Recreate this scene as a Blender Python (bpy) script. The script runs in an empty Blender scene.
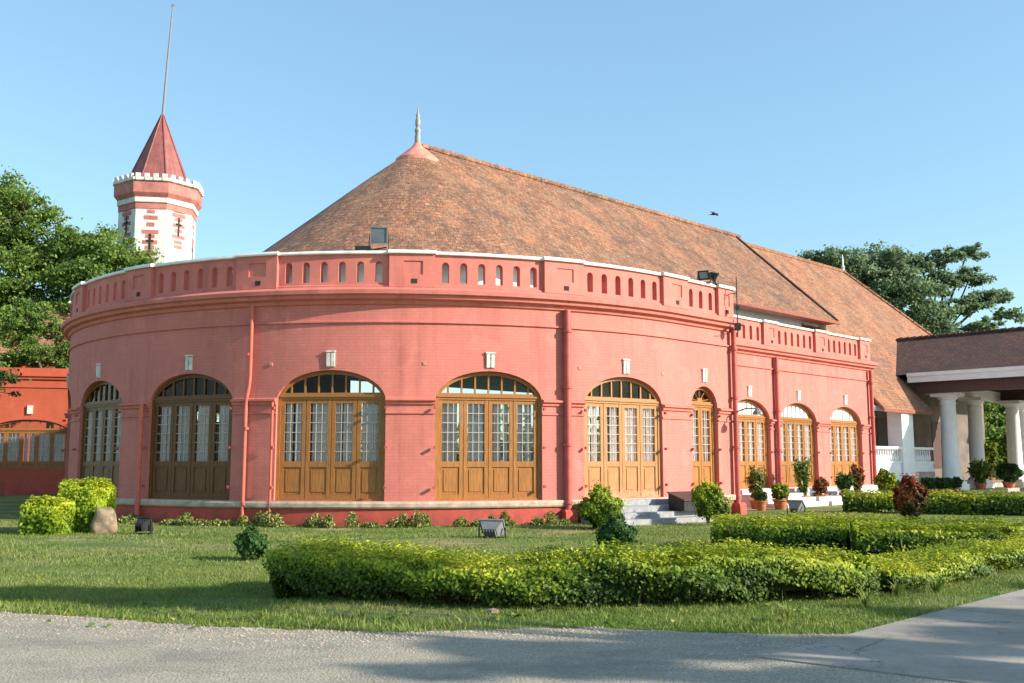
import bpy, bmesh, math, random
import numpy as np
from mathutils import Matrix, Vector
random.seed(7); rng = np.random.default_rng(11)
PI = math.pi
S = bpy.context.scene
COL = S.collection
# ------------------------------------------------------------------ camera
cam = bpy.data.objects.new('camera', bpy.data.cameras.new('camera')); COL.objects.link(cam)
cam.data.sensor_width = 36; cam.data.lens = 974.64 / 1024 * 36; cam.data.clip_end = 3000; cam.data.clip_start = .1
cam.location = (0, 0, 1.6)
cam.rotation_euler = (math.radians(90) + math.atan((461.33 - 341.5) / 974.64), 0, 0)
S.camera = cam
# ------------------------------------------------------------------ light
SUN_AZ = math.radians(109)          # clockwise from +Y
SUN_EL = math.radians(25)
W = bpy.data.worlds.new('World'); S.world = W; W.use_nodes = True
nt = W.node_tree; bg = nt.nodes['Background']
sky = nt.nodes.new('ShaderNodeTexSky'); sky.sky_type = 'NISHITA'; sky.sun_disc = False
sky.sun_elevation = SUN_EL; sky.sun_rotation = SUN_AZ
sky.air_density = 1.1; sky.dust_density = .7; sky.ozone_density = 1.3
tint = nt.nodes.new('ShaderNodeMix'); tint.data_type = 'RGBA'; tint.blend_type = 'MULTIPLY'; tint.inputs[0].default_value = 1
nt.links.new(sky.outputs[0], tint.inputs[6]); tint.inputs[7].default_value = (.92, 1.05, 1.0, 1)
veil = nt.nodes.new('ShaderNodeMix'); veil.data_type = 'RGBA'; veil.inputs[0].default_value = .42      # thin even haze over the whole sky
nt.links.new(tint.outputs[2], veil.inputs[6]); veil.inputs[7].default_value = (1.14, 2.15, 3.3, 1)
nt.links.new(veil.outputs[2], bg.inputs[0]); bg.inputs[1].default_value = .14
sl = bpy.data.lights.new('sun', 'SUN'); sl.energy = 4.6; sl.angle = math.radians(.5); sl.color = (1, .91, .78)
so = bpy.data.objects.new('sun', sl); COL.objects.link(so)
tosun = Vector((math.sin(SUN_AZ) * math.cos(SUN_EL), math.cos(SUN_AZ) * math.cos(SUN_EL), math.sin(SUN_EL)))
so.rotation_euler = tosun.to_track_quat('Z', 'Y').to_euler()
so.location = (30, -10, 30)
S.view_settings.view_transform = 'Standard'; S.view_settings.look = 'None'
S.view_settings.gamma = 1; S.view_settings.exposure = .92; S.view_settings.use_curve_mapping = False
# ------------------------------------------------------------------ materials
class N:
    def __init__(s, name):
        s.m = bpy.data.materials.new(name); s.m.use_nodes = True
        s.t = s.m.node_tree; s.b = s.t.nodes['Principled BSDF']; s.out = s.t.nodes['Material Output']
        s.b.inputs['Specular IOR Level'].default_value = .3
    def n(s, ty, **k):
        o = s.t.nodes.new('ShaderNode' + ty)
        for a, v in k.items():
            if a.startswith('_'): o.inputs[a[1:].replace('_', ' ')].default_value = v
            else: setattr(o, a, v)
        return o
    def l(s, a, b): s.t.links.new(a, b)
    def coord(s, what='Object'): return s.n('TexCoord').outputs[what]
    def mapped(s, src, sc, rot=(0, 0, 0)):
        mp = s.n('Mapping'); mp.inputs['Scale'].default_value = sc; mp.inputs['Rotation'].default_value = rot
        s.l(src, mp.inputs['Vector']); return mp.outputs[0]
    def noise(s, src, scale, detail=4, rough=.6):
        o = s.n('TexNoise'); o.inputs['Scale'].default_value = scale; o.inputs['Detail'].default_value = detail
        o.inputs['Roughness'].default_value = rough; s.l(src, o.inputs['Vector']); return o.outputs['Fac']
    def ramp(s, src, stops):
        r = s.n('ValToRGB'); e = r.color_ramp.elements
        while len(e) < len(stops): e.new(.5)
        for el, (p, c) in zip(e, stops):
            el.position = p; el.color = (*c, 1) if len(c) == 3 else c
        s.l(src, r.inputs[0]); return r.outputs[0]
    def mix(s, fac, a, b, mode='MIX'):
        m = s.n('Mix', data_type='RGBA', blend_type=mode)
        for sock, v in ((m.inputs[0], fac), (m.inputs[6], a), (m.inputs[7], b)):
            if hasattr(v, 'links'): s.l(v, sock)
            elif isinstance(v, (int, float)): sock.default_value = v
            else: sock.default_value = (*v, 1)
        return m.outputs[2]
    def bump(s, h, strength=.3, dist=.02, prev=None):
        b = s.n('Bump'); b.inputs['Strength'].default_value = strength; b.inputs['Distance'].default_value = dist
        s.l(h, b.inputs['Height'])
        if prev is not None: s.l(prev, b.inputs['Normal'])
        s.l(b.outputs[0], s.b.inputs['Normal']); return b.outputs[0]
    def color(s, c):
        if hasattr(c, 'links'): s.l(c, s.b.inputs['Base Color'])
        else: s.b.inputs['Base Color'].default_value = (*c, 1)
    def rough(s, v): s.b.inputs['Roughness'].default_value = v

def m_plain(name, c, rough=.7, var=.25, scale=6, metal=0, spec=.3):
    k = N(name); co = k.coord(); f = k.noise(co, scale, 5)
    d = tuple(x * (1 - var) for x in c); e = tuple(min(1, x * (1 + var)) for x in c)
    k.color(k.ramp(f, [(.3, d), (.7, e)])); k.rough(rough); k.b.inputs['Metallic'].default_value = metal
    k.b.inputs['Specular IOR Level'].default_value = spec
    return k.m

def m_wall(name, base, dark, course=True, stain=.5):
    k = N(name); uv = k.coord('UV'); ob = k.coord()
    big = k.noise(ob, .55, 6, .62); mid = k.noise(ob, 3.2, 5, .65)
    streak = k.noise(k.mapped(ob, (2.6, 2.6, .22)), 1.3, 5, .6)
    c = k.mix(k.ramp(big, [(.35, (0, 0, 0)), (.7, (1, 1, 1))]), base, tuple(x * .84 for x in base))
    c = k.mix(k.ramp(mid, [(.5, (0, 0, 0)), (.8, (.45, .45, .45))]), c, tuple(min(1, x * 1.2 + .02) for x in base))
    c = k.mix(k.ramp(streak, [(.52, (0, 0, 0)), (.78, (stain, stain, stain))]), c, dark)
    sep = k.n('SeparateXYZ'); k.l(ob, sep.inputs[0]); dn = k.n('Math', operation='MULTIPLY_ADD'); k.l(mid, dn.inputs[0]); dn.inputs[1].default_value = 1.6; k.l(sep.outputs[2], dn.inputs[2])
    c = k.mix(k.ramp(dn.outputs[0], [(.9, (.45, .45, .45)), (1.0, (0, 0, 0))]), c, dark)
    pt = k.noise(ob, 1.7, 3, .4); c = k.mix(k.ramp(pt, [(.62, (0, 0, 0)), (.66, (.22, .22, .22))]), c, tuple(min(1, x * 1.25 + .03) for x in base))
    if course:
        br = k.n('TexBrick'); br.inputs['Scale'].default_value = 1
        br.inputs['Brick Width'].default_value = .23; br.inputs['Row Height'].default_value = .082
        br.inputs['Mortar Size'].default_value = .007; br.inputs['Mortar Smooth'].default_value = .4
        br.inputs['Color1'].default_value = (1, 1, 1, 1); br.inputs['Color2'].default_value = (.9, .9, .9, 1); br.inputs['Mortar'].default_value = (.72, .72, .72, 1)
        br.inputs['Bias'].default_value = .2
        k.l(uv, br.inputs['Vector'])
        c = k.mix(.5, c, br.outputs['Color'], 'MULTIPLY')
        p = k.bump(br.outputs['Fac'], .35, -.006)
        k.bump(mid, .25, .01, p)
    else: k.bump(mid, .3, .01)
    k.color(c); k.rough(.75); return k.m

def m_tiles(name, a, b, dark, w=.26, h=.2, grime=.7, orange=True):
    k = N(name); uv = k.coord('UV'); ob = k.coord()
    br = k.n('TexBrick'); br.inputs['Scale'].default_value = 1
    br.inputs['Brick Width'].default_value = w; br.inputs['Row Height'].default_value = h
    br.inputs['Mortar Size'].default_value = .018; br.inputs['Mortar Smooth'].default_value = .6
    br.inputs['Color1'].default_value = (1.18, 1.15, 1.12, 1); br.inputs['Color2'].default_value = (.70, .68, .68, 1); br.inputs['Mortar'].default_value = (.42, .40, .39, 1)
    k.l(uv, br.inputs['Vector'])
    sp = k.noise(k.mapped(uv, (1 / w, 1 / h, 1)), .8, 2, .8)
    big = k.noise(ob, .32, 6, .68); c = k.mix(k.ramp(sp, [(.3, (0, 0, 0)), (.7, (1, 1, 1))]), a, b)
    c = k.mix(1, c, br.outputs['Color'], 'MULTIPLY')
    c = k.mix(k.ramp(big, [(.45, (0, 0, 0)), (.62, (grime,) * 3)]), c, dark)
    dg = k.noise(k.mapped(ob, (.9, .9, .35), (0, .5, .6)), 1.3, 6, .75); c = k.mix(k.ramp(dg, [(.49, (0, 0, 0)), (.58, (.85, .85, .85))]), c, tuple(x * .8 for x in dark))
    og = k.noise(k.mapped(ob, (1, 1, .6), (1, 0, 2)), .75, 5, .7)
    if orange: c = k.mix(k.ramp(og, [(.5, (0, 0, 0)), (.66, (.55, .55, .55))]), c, (.50, .21, .10))
    sm = k.noise(ob, 2.2, 6, .75)
    c = k.mix(k.ramp(sm, [(.52, (0, 0, 0)), (.75, (.75, .75, .75))]), c, tuple(x * .8 for x in dark))
    lich = k.noise(ob, 1.1, 5, .7)
    if orange: c = k.mix(k.ramp(lich, [(.5, (0, 0, 0)), (.72, (.5, .5, .5))]), c, (.42, .27, .16))
    spk = k.noise(ob, 5.5, 4, .8); c = k.mix(k.ramp(spk, [(.50, (0, 0, 0)), (.60, (.7, .7, .7))]), c, tuple(x * .75 for x in dark))
    spk2 = k.noise(k.mapped(ob, (1, 1, 1), (1, 2, 3)), 6.5, 4, .8)
    if orange: c = k.mix(k.ramp(spk2, [(.54, (0, 0, 0)), (.64, (.5, .5, .5))]), c, (.55, .36, .24))
    k.color(c); k.rough(.85)
    # tile relief: every course climbs to its lower edge, plus the half-round of each tile
    sep = k.n('SeparateXYZ'); k.l(uv, sep.inputs[0])
    mm = k.n('Math', operation='DIVIDE'); k.l(sep.outputs[1], mm.inputs[0]); mm.inputs[1].default_value = h
    fr = k.n('Math', operation='FRACT'); k.l(mm.outputs[0], fr.inputs[0])
    p = k.bump(fr.outputs[0], .8, -.045); p = k.bump(br.outputs['Fac'], .5, -.02, p); k.bump(sp, .6, .05, p)
    return k.m

def m_wood(name, c, rough=.45, weather=0):
    k = N(name); ob = k.coord(); g = k.noise(k.mapped(ob, (14, 14, 1.2)), 2.5, 6, .6)
    col = k.ramp(g, [(.25, tuple(x * .55 for x in c)), (.55, c), (.85, tuple(min(1, x * 1.35) for x in c))])
    if weather:
        sep = k.n('SeparateXYZ'); k.l(ob, sep.inputs[0])
        low = k.ramp(sep.outputs[2], [(.0, (1, 1, 1)), (1.0, (0, 0, 0))])
        spot = k.ramp(k.noise(ob, 5, 6, .7), [(.46, (0, 0, 0)), (.62, (1, 1, 1))])
        f = k.mix(1, low, spot, 'MULTIPLY'); col = k.mix(f, col, (.62, .5, .36))
    oi = k.n('ObjectInfo'); col = k.mix(.35, col, k.ramp(oi.outputs['Random'], [(0, (.55, .55, .55)), (1, (1.3, 1.25, 1.2))]), 'MULTIPLY') if not weather else col
    k.color(col); k.rough(rough); k.bump(g, .2, .005); return k.m

def m_leaf(name, cols, trans=.35, rough=.55):
    k = N(name); at = k.n('Attribute', attribute_name='rnd')
    big = k.noise(k.coord(), 1.6, 3)
    add = k.n('Math', operation='MULTIPLY_ADD'); k.l(big, add.inputs[0]); add.inputs[1].default_value = .8; add.inputs[2].default_value = -.36
    s2 = k.n('Math', operation='ADD'); k.l(add.outputs[0], s2.inputs[0]); k.l(at.outputs['Fac'], s2.inputs[1])
    n = len(cols); c = k.ramp(s2.outputs[0], [(i / (n - 1) * .9 + .05, x) for i, x in enumerate(cols)])
    k.color(c); k.rough(rough)
    tr = k.n('BsdfTranslucent'); k.l(c, tr.inputs[0])
    mx = k.n('MixShader'); mx.inputs[0].default_value = trans
    k.l(k.b.outputs[0], mx.inputs[1]); k.l(tr.outputs[0], mx.inputs[2]); k.l(mx.outputs[0], k.out.inputs[0])
    return k.m

RED = (.63, .195, .158)
MAT = {}
MAT['wall'] = m_wall('painted_red_brick', RED, (.37, .10, .08), True, .6)
MAT['trim'] = m_wall('painted_red_plaster', (.60, .185, .145), (.30, .09, .075), False, .6)
MAT['plinth'] = m_wall('plinth_red', (.5, .085, .06), (.2, .07, .05), False, .8)
MAT['orange'] = m_wall('orange_red_brick', (.50, .10, .05), (.32, .07, .04), True, .4)
MAT['coping'] = m_plain('coping_white', (.74, .73, .70), .8, .18, 3)
MAT['white'] = m_plain('white_lime_wash', (.84, .84, .84), .8, .06, 2)
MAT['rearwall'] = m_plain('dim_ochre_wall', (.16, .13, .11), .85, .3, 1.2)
MAT['stonewhite'] = m_plain('keystone_white', (.62, .58, .52), .8, .25, 9)
MAT['clere'] = m_plain('clerestory_wash', (.62, .66, .70), .8, .15, 2)
MAT['sill'] = m_plain('sill_stone', (.46, .36, .27), .85, .3, 5)
MAT['step'] = m_plain('granite_step', (.30, .30, .31), .8, .3, 6)
MAT['stepwhite'] = m_plain('pale_step', (.62, .60, .57), .8, .2, 4)
MAT['wood'] = m_wood('varnished_teak', (.36, .155, .045))
MAT['wood2'] = m_wood('worn_teak', (.42, .20, .075), .55, 1)
MAT['woodshade'] = m_wood('shaded_teak', (.165, .07, .023))  # darker copy of the teak: shade on the left windows put into the colour
MAT['brown'] = m_wood('dark_brown_boarding', (.10, .055, .05), .6)
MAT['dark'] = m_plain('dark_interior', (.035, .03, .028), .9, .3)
MAT['iron'] = m_plain('black_iron', (.03, .03, .032), .5, .3, 8, .3)
MAT['grille'] = m_plain('grey_grille', (.40, .37, .34), .5, .15, 8)
MAT['curtain'] = m_plain('pale_curtain', (.80, .70, .68), .9, .12, 3)
MAT['milk'] = m_plain('whitened_glass', (.80, .82, .84), .35, .08, 2)
MAT['pipe'] = m_plain('red_pipe_paint', (.60, .13, .09), .45, .15, 4)
MAT['pipedark'] = m_plain('dark_red_pipe_paint', (.42, .095, .08), .5, .15, 4)
MAT['floodgrey'] = m_plain('flood_grey', (.20, .20, .205), .6, .15, 8, .1)
MAT['floodface'] = m_plain('flood_face', (.12, .15, .18), .15, .2, 3, 0, .6)
MAT['terra'] = m_plain('terracotta', (.42, .15, .07), .8, .3, 8)
MAT['boulder'] = m_plain('boulder_stone', (.22, .165, .11), .9, .5, 7)
MAT['bark'] = m_plain('bark', (.12, .085, .06), .9, .4, 9)
MAT['barklight'] = m_plain('bark_twigs', (.16, .11, .06), .9, .4, 9)
MAT['towerwhite'] = m_plain('tower_white', (.66, .63, .59), .85, .22, 1.2)
MAT['towerred'] = m_plain('tower_red', (.46, .17, .14), .8, .3, 1.6)
MAT['towerroof'] = m_plain('tower_roof_sheet', (.25, .085, .075), .6, .25, 2)
MAT['pole'] = m_plain('galvanised_pole', (.22, .21, .21), .6, .1, 3)
MAT['lead'] = m_plain('finial_grey', (.27, .28, .26), .6, .25, 6)
MAT['cap'] = m_plain('pink_mortar', (.60, .23, .17), .8, .25, 4)
MAT['roof'] = m_tiles('clay_tiles', (.39, .18, .098), (.28, .122, .07), (.15, .088, .058), .21, .19, .6)
MAT['roof2'] = m_tiles('clay_tiles_orange', (.44, .185, .095), (.33, .132, .07), (.22, .12, .075), .21, .19, .5)
MAT['roof3'] = m_tiles('dark_brown_tiles', (.15, .066, .046), (.10, .048, .036), (.07, .038, .03), .21, .19, .5, False)
MAT['fascia'] = m_plain('terracotta_fascia', (.26, .085, .055), .7, .2, 4)
MAT['deck'] = m_plain('terrace_deck', (.40, .33, .28), .9, .3, 1)
MAT['bird'] = m_plain('bird_feather', (.05, .045, .04), .8, .3, 8)
MAT['soil'] = m_plain('soil', (.12, .075, .045), .95, .3, 8)
k = N('window_glass'); gl = k.n('BsdfGlossy'); gl.inputs['Roughness'].default_value = .04
tr = k.n('BsdfTransparent'); tr.inputs[0].default_value = (.95, .95, .93, 1); fr = k.n('Fresnel'); fr.inputs[0].default_value = 1.33
mx = k.n('MixShader'); k.l(fr.outputs[0], mx.inputs[0]); k.l(tr.outputs[0], mx.inputs[1]); k.l(gl.outputs[0], mx.inputs[2]); k.l(mx.outputs[0], k.out.inputs[0])
k.bump(k.noise(k.coord(), 3, 2), .08, .02); MAT['glass'] = k.m

MAT['leaf_tree'] = m_leaf('tree_leaf', [(.08, .15, .03), (.14, .24, .05), (.21, .32, .07), (.32, .42, .10)], .5)
MAT['leaf_far'] = m_leaf('far_tree_leaf', [(.11, .18, .10), (.16, .24, .13), (.21, .29, .15), (.27, .35, .18)], .5)  # paler greens: distance haze put into the leaf colour
MAT['leaf_yg'] = m_leaf('yellow_green_leaf', [(.06, .13, .01), (.20, .30, .018), (.36, .45, .025), (.55, .58, .05)], .3)
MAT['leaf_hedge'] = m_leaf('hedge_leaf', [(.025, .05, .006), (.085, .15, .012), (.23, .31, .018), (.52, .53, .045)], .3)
MAT['leaf_dark'] = m_leaf('dark_bush_leaf', [(.02, .055, .012), (.04, .10, .018), (.07, .14, .03)], .25)
MAT['leaf_red'] = m_leaf('croton_leaf', [(.03, .05, .015), (.08, .08, .02), (.24, .05, .02), (.38, .10, .03)], .25)
MAT['leaf_mix'] = m_leaf('border_leaf', [(.03, .08, .012), (.08, .15, .02), (.22, .28, .06), (.5, .42, .16)], .25)
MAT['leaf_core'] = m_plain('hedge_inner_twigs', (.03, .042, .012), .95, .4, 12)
MAT['grass'] = m_leaf('grass_blade', [(.08, .13, .02), (.14, .205, .035), (.21, .27, .055), (.31, .31, .11)], .35)
MAT['grasslong'] = m_leaf('long_grass_blade', [(.07, .13, .015), (.13, .22, .03), (.24, .31, .05), (.38, .38, .12)], .35)
MAT['flower'] = m_plain('red_flower', (.5, .03, .03), .7, .2)

# ground
k = N('lawn'); ob = k.coord()
a = k.noise(ob, 14, 6, .75); b = k.noise(ob, .35, 5, .6); c2 = k.noise(ob, 2.3, 6, .7)
c = k.ramp(a, [(.3, (.08, .12, .022)), (.5, (.15, .20, .045)), (.72, (.24, .27, .08))])
c = k.mix(k.ramp(c2, [(.5, (0, 0, 0)), (.72, (.6, .6, .6))]), c, (.25, .23, .09))
c = k.mix(k.ramp(b, [(.5, (0, 0, 0)), (.64, (.85, .85, .85))]), c, (.36, .27, .15))
g2 = k.noise(k.mapped(ob, (.6, 1.4, 1)), .8, 5, .6); c = k.mix(k.ramp(g2, [(.42, (.75, .75, .75)), (.56, (0, 0, 0))]), c, (.07, .135, .025))
k.color(c); k.rough(.95); k.bump(a, .9, .06); MAT['lawn'] = k.m
k = N('gravel_road'); ob = k.coord()
a = k.noise(ob, 42, 3, .7); v = k.n('TexVoronoi'); v.inputs['Scale'].default_value = 48; k.l(ob, v.inputs['Vector'])
b = k.noise(ob, .8, 6, .65)
c = k.ramp(a, [(.3, (.20, .175, .135)), (.5, (.36, .32, .25)), (.7, (.54, .49, .39))])
c = k.mix(.35, c, k.ramp(v.outputs['Distance'], [(.0, (1, 1, 1)), (.8, (.2, .2, .2))]), 'SOFT_LIGHT')
c = k.mix(k.ramp(b, [(.42, (0, 0, 0)), (.7, (.6, .6, .6))]), c, (.42, .35, .26))
dk = k.noise(k.mapped(ob, (1, 1.8, 1)), .55, 7, .72); c = k.mix(k.ramp(dk, [(.46, (0, 0, 0)), (.62, (.6, .6, .6))]), c, (.19, .175, .155))
st = k.noise(ob, 3.5, 5, .8); c = k.mix(k.ramp(st, [(.56, (0, 0, 0)), (.66, (.5, .5, .5))]), c, (.52, .46, .36))
k.color(c); k.rough(.92); k.bump(a, 1, .03); MAT['gravel'] = k.m
k = N('concrete_drive'); ob = k.coord()
a = k.noise(ob, 30, 4, .7); b = k.noise(ob, .9, 6, .7)
c = k.ramp(b, [(.35, (.27, .235, .20)), (.65, (.38, .335, .28))])
c = k.mix(k.ramp(a, [(.45, (0, 0, 0)), (.75, (.5, .5, .5))]), c, (.17, .16, .15))
cr = k.n('TexVoronoi', feature='DISTANCE_TO_EDGE'); cr.inputs['Scale'].default_value = .55; wv = k.noise(ob, 2.2, 5, .7); vm = k.n('VectorMath', operation='ADD'); k.l(ob, vm.inputs[0]); k.l(wv, vm.inputs[1]); k.l(vm.outputs[0], cr.inputs['Vector'])
c = k.mix(k.ramp(cr.outputs['Distance'], [(.0, (.8, .8, .8)), (.012, (0, 0, 0))]), c, (.08, .07, .06))
ds = k.noise(ob, .7, 7, .75); c = k.mix(k.ramp(ds, [(.46, (0, 0, 0)), (.6, (.55, .55, .55))]), c, (.22, .19, .155))
k.color(c); k.rough(.9); k.bump(a, .4, .01); MAT['concrete'] = k.m

# ------------------------------------------------------------------ frame of the building
Cx, Cy = -3.619, 36.5496
TH = .7713539
dx, dy = .71696749, .6971066
nx, ny = .6971066, -.71696749
R = 11.886
def T(t, o, z=0.): return (Cx + dx * t + nx * o, Cy + dy * t + ny * o, z)
def drum(s, z, r):
    if s > 0: return T(s, R + r, z)
    if s < -PI * R: return T(-PI * R - s, -(R + r), z)
    th = TH + s / R
    return (Cx + (R + r) * math.sin(th), Cy - (R + r) * math.cos(th), z)
def flat(o): return lambda s, z, r: T(s, o + r, z)
WO = 8.81
wing = flat(WO)

# ------------------------------------------------------------------ mesh helpers
class MB:
    def __init__(s): s.v = []; s.f = []; s.uv = []
    def q(s, pts, uvs=None):
        i = len(s.v); s.v += [tuple(p) for p in pts]; s.f.append(tuple(range(i, i + len(pts))))
        s.uv += (uvs if uvs else [(p[0] + p[1] * .37, p[2]) for p in pts])
    def box(s, c, size, M=None, rz=0):
        hx, hy, hz = size[0] / 2, size[1] / 2, size[2] / 2
        co, si = math.cos(rz), math.sin(rz)
        P = []
        for z in (-hz, hz):
            for x, y in ((-hx, -hy), (hx, -hy), (hx, hy), (-hx, hy)):
                p = (c[0] + x * co - y * si, c[1] + x * si + y * co, c[2] + z)
                P.append(tuple(M @ Vector(p)) if M else p)
        for f in ((3, 2, 1, 0), (4, 5, 6, 7), (0, 1, 5, 4), (1, 2, 6, 5), (2, 3, 7, 6), (3, 0, 4, 7)):
            s.q([P[i] for i in f])
    def hexa(s, P):   # 8 points bottom loop, top loop
        for f in ((3, 2, 1, 0), (4, 5, 6, 7), (0, 1, 5, 4), (1, 2, 6, 5), (2, 3, 7, 6), (3, 0, 4, 7)):
            s.q([P[i] for i in f])
    def tbox(s, t0, t1, o0, o1, z0, z1):
        s.hexa([T(t0, o0, z0), T(t0, o1, z0), T(t1, o1, z0), T(t1, o0, z0), T(t0, o0, z1), T(t0, o1, z1), T(t1, o1, z1), T(t1, o0, z1)][:8])
    def tube(s, pts, rad, n=10, caps=True):
        pts = [Vector(p) for p in pts]; rads = rad if isinstance(rad, (list, tuple)) else [rad] * len(pts)
        rings = []; up = Vector((0, 0, 1))
        for i, p in enumerate(pts):
            d = (pts[min(i + 1, len(pts) - 1)] - pts[max(i - 1, 0)]).normalized()
            a = d.cross(up if abs(d.z) < .95 else Vector((1, 0, 0))).normalized(); b = d.cross(a)
            rings.append([p + (a * math.cos(2 * PI * j / n) + b * math.sin(2 * PI * j / n)) * rads[i] for j in range(n)])
        for i in range(len(pts) - 1):
            for j in range(n):
                k = (j + 1) % n
                s.q([rings[i][j], rings[i][k], rings[i + 1][k], rings[i + 1][j]])
        if caps: s.q(rings[0][::-1]); s.q(rings[-1])
    def lathe(s, c, prof, n=20):
        for i in range(len(prof) - 1):
            (r0, z0), (r1, z1) = prof[i], prof[i + 1]
            for j in range(n):
                a, b = 2 * PI * j / n, 2 * PI * (j + 1) / n
                P = [(c[0] + r0 * math.cos(a), c[1] + r0 * math.sin(a), c[2] + z0), (c[0] + r0 * math.cos(b), c[1] + r0 * math.sin(b), c[2] + z0),
                     (c[0] + r1 * math.cos(b), c[1] + r1 * math.sin(b), c[2] + z1), (c[0] + r1 * math.cos(a), c[1] + r1 * math.sin(a), c[2] + z1)]
                if r0 < 1e-5: P = [P[0], P[2], P[3]]
                elif r1 < 1e-5: P = P[:3]
                s.q(P)
    def sweep(s, mp, s0, s1, prof, step=.35, caps=True):
        n = max(1, int(math.ceil((s1 - s0) / step))); ss = [s0 + (s1 - s0) * i / n for i in range(n + 1)]
        for a, b in zip(ss[:-1], ss[1:]):
            for i in range(len(prof)):
                (r0, z0), (r1, z1) = prof[i], prof[(i + 1) % len(prof)]
                L = math.hypot(r1 - r0, z1 - z0)
                s.q([mp(a, z0, r0), mp(b, z0, r0), mp(b, z1, r1), mp(a, z1, r1)],
                    [(a, z0 + r0), (b, z0 + r0), (b, z0 + r0 + L), (a, z0 + r0 + L)])
        if caps:
            s.q([mp(s0, z, r) for r, z in prof]); s.q([mp(s1, z, r) for r, z in prof][::-1])
    def build(s, name, mat, parent=None, smooth=False, M=None):
        me = bpy.data.meshes.new(name); me.from_pydata(s.v, [], s.f)
        uvl = me.uv_layers.new(name='UVMap'); uvl.data.foreach_set('uv', [x for u in s.uv for x in u])
        if smooth:
            bm = bmesh.new(); bm.from_mesh(me); bmesh.ops.remove_doubles(bm, verts=bm.verts, dist=.0005)
            bmesh.ops.recalc_face_normals(bm, faces=bm.faces)
            for f in bm.faces: f.smooth = True
            for e in bm.edges:
                if len(e.link_faces) == 2 and e.calc_face_angle(0) > .7: e.smooth = False
            bm.to_mesh(me); bm.free()
        me.materials.append(MAT[mat] if isinstance(mat, str) else mat)
        return link(name, me, parent, M)
WM = {}      # world matrix of every object made
def link(name, data, parent=None, M=None):
    o = bpy.data.objects.new(name, data); COL.objects.link(o); M = M or Matrix.Identity(4)
    if parent is not None:
        o.parent = parent; o.matrix_parent_inverse = WM[parent.name].inverted()
    o.matrix_basis = M
    WM[o.name] = M.copy(); return o
def thing(name, label, cat, loc=(0, 0, 0), group=None, rz=0):
    o = link(name, None, None, Matrix.Translation(loc) @ Matrix.Rotation(rz, 4, 'Z'))
    return tag(o, label, cat, group)
def tag(o, label=None, cat=None, group=None, kind=None):
    if label: o['label'] = label
    if cat: o['category'] = cat
    if group: o['group'] = group
    if kind: o['kind'] = kind
    return o
def struct(o): o['kind'] = 'structure'; return o

def arch_z(u, hw, spring, rise):
    x = min(1, abs(u) / hw); return spring + rise * math.sqrt(max(0, 1 - x * x))
def wall(mb, mp, s0, s1, z0, z1, ops, depth=.3, r=0, thick=None, back=False, step=.3):
    """ops: (centre, halfwidth, bottom, spring, rise, segments)."""
    ops = sorted(ops); cuts = []; x = s0
    def plain(a, b):
        n = max(1, int(math.ceil((b - a) / step)))
        for i in range(n):
            p, q = a + (b - a) * i / n, a + (b - a) * (i + 1) / n
            mb.q([mp(p, z0, r), mp(q, z0, r), mp(q, z1, r), mp(p, z1, r)], [(p, z0), (q, z0), (q, z1), (p, z1)])
            if thick: mb.q([mp(q, z0, r - thick), mp(p, z0, r - thick), mp(p, z1, r - thick), mp(q, z1, r - thick)], [(q, z0), (p, z0), (p, z1), (q, z1)])
    for (c, hw, zb, sp, ri, n) in ops:
        a0, b0 = c - hw, c + hw
        if a0 > x + 1e-6: plain(x, a0)
        D = thick or depth
        for i in range(n):
            # cosine spacing gives a clean curve at the springing
            u0, u1 = (-hw * math.cos(PI * i / n), -hw * math.cos(PI * (i + 1) / n)) if ri else (-hw + 2 * hw * i / n, -hw + 2 * hw * (i + 1) / n)
            p, q = c + u0, c + u1
            za = arch_z(u0, hw, sp, ri) if ri else sp; zc = arch_z(u1, hw, sp, ri) if ri else sp
            for rr, fl in ((r, 0), (r - D, 1)) if thick else ((r, 0),):
                Q = [([mp(p, z0, rr), mp(q, z0, rr), mp(q, zb, rr), mp(p, zb, rr)], [(p, z0), (q, z0), (q, zb), (p, zb)]),
                     ([mp(p, za, rr), mp(q, zc, rr), mp(q, z1, rr), mp(p, z1, rr)], [(p, za), (q, zc), (q, z1), (p, z1)])]
                for P, U in Q: mb.q(P[::-1] if fl else P, U[::-1] if fl else U)
            mb.q([mp(p, za, r), mp(p, za, r - D), mp(q, zc, r - D), mp(q, zc, r)], [(p, za), (p, za + D), (q, zc + D), (q, zc)])
            mb.q([mp(p, zb, r), mp(q, zb, r), mp(q, zb, r - D), mp(p, zb, r - D)], [(p, zb), (q, zb), (q, zb + D), (p, zb + D)])
            if back: mb.q([mp(p, zb, r - D), mp(q, zb, r - D), mp(q, zc, r - D), mp(p, za, r - D)])
        for e, sg in ((a0, 1), (b0, -1)):
            P = [mp(e, zb, r), mp(e, zb, r - D), mp(e, sp, r - D), mp(e, sp, r)]; U = [(e, zb), (e + D, zb), (e + D, sp), (e, sp)]
            mb.q(P if sg > 0 else P[::-1], U if sg > 0 else U[::-1])
        x = b0
    if x < s1 - 1e-6: plain(x, s1)

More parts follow.
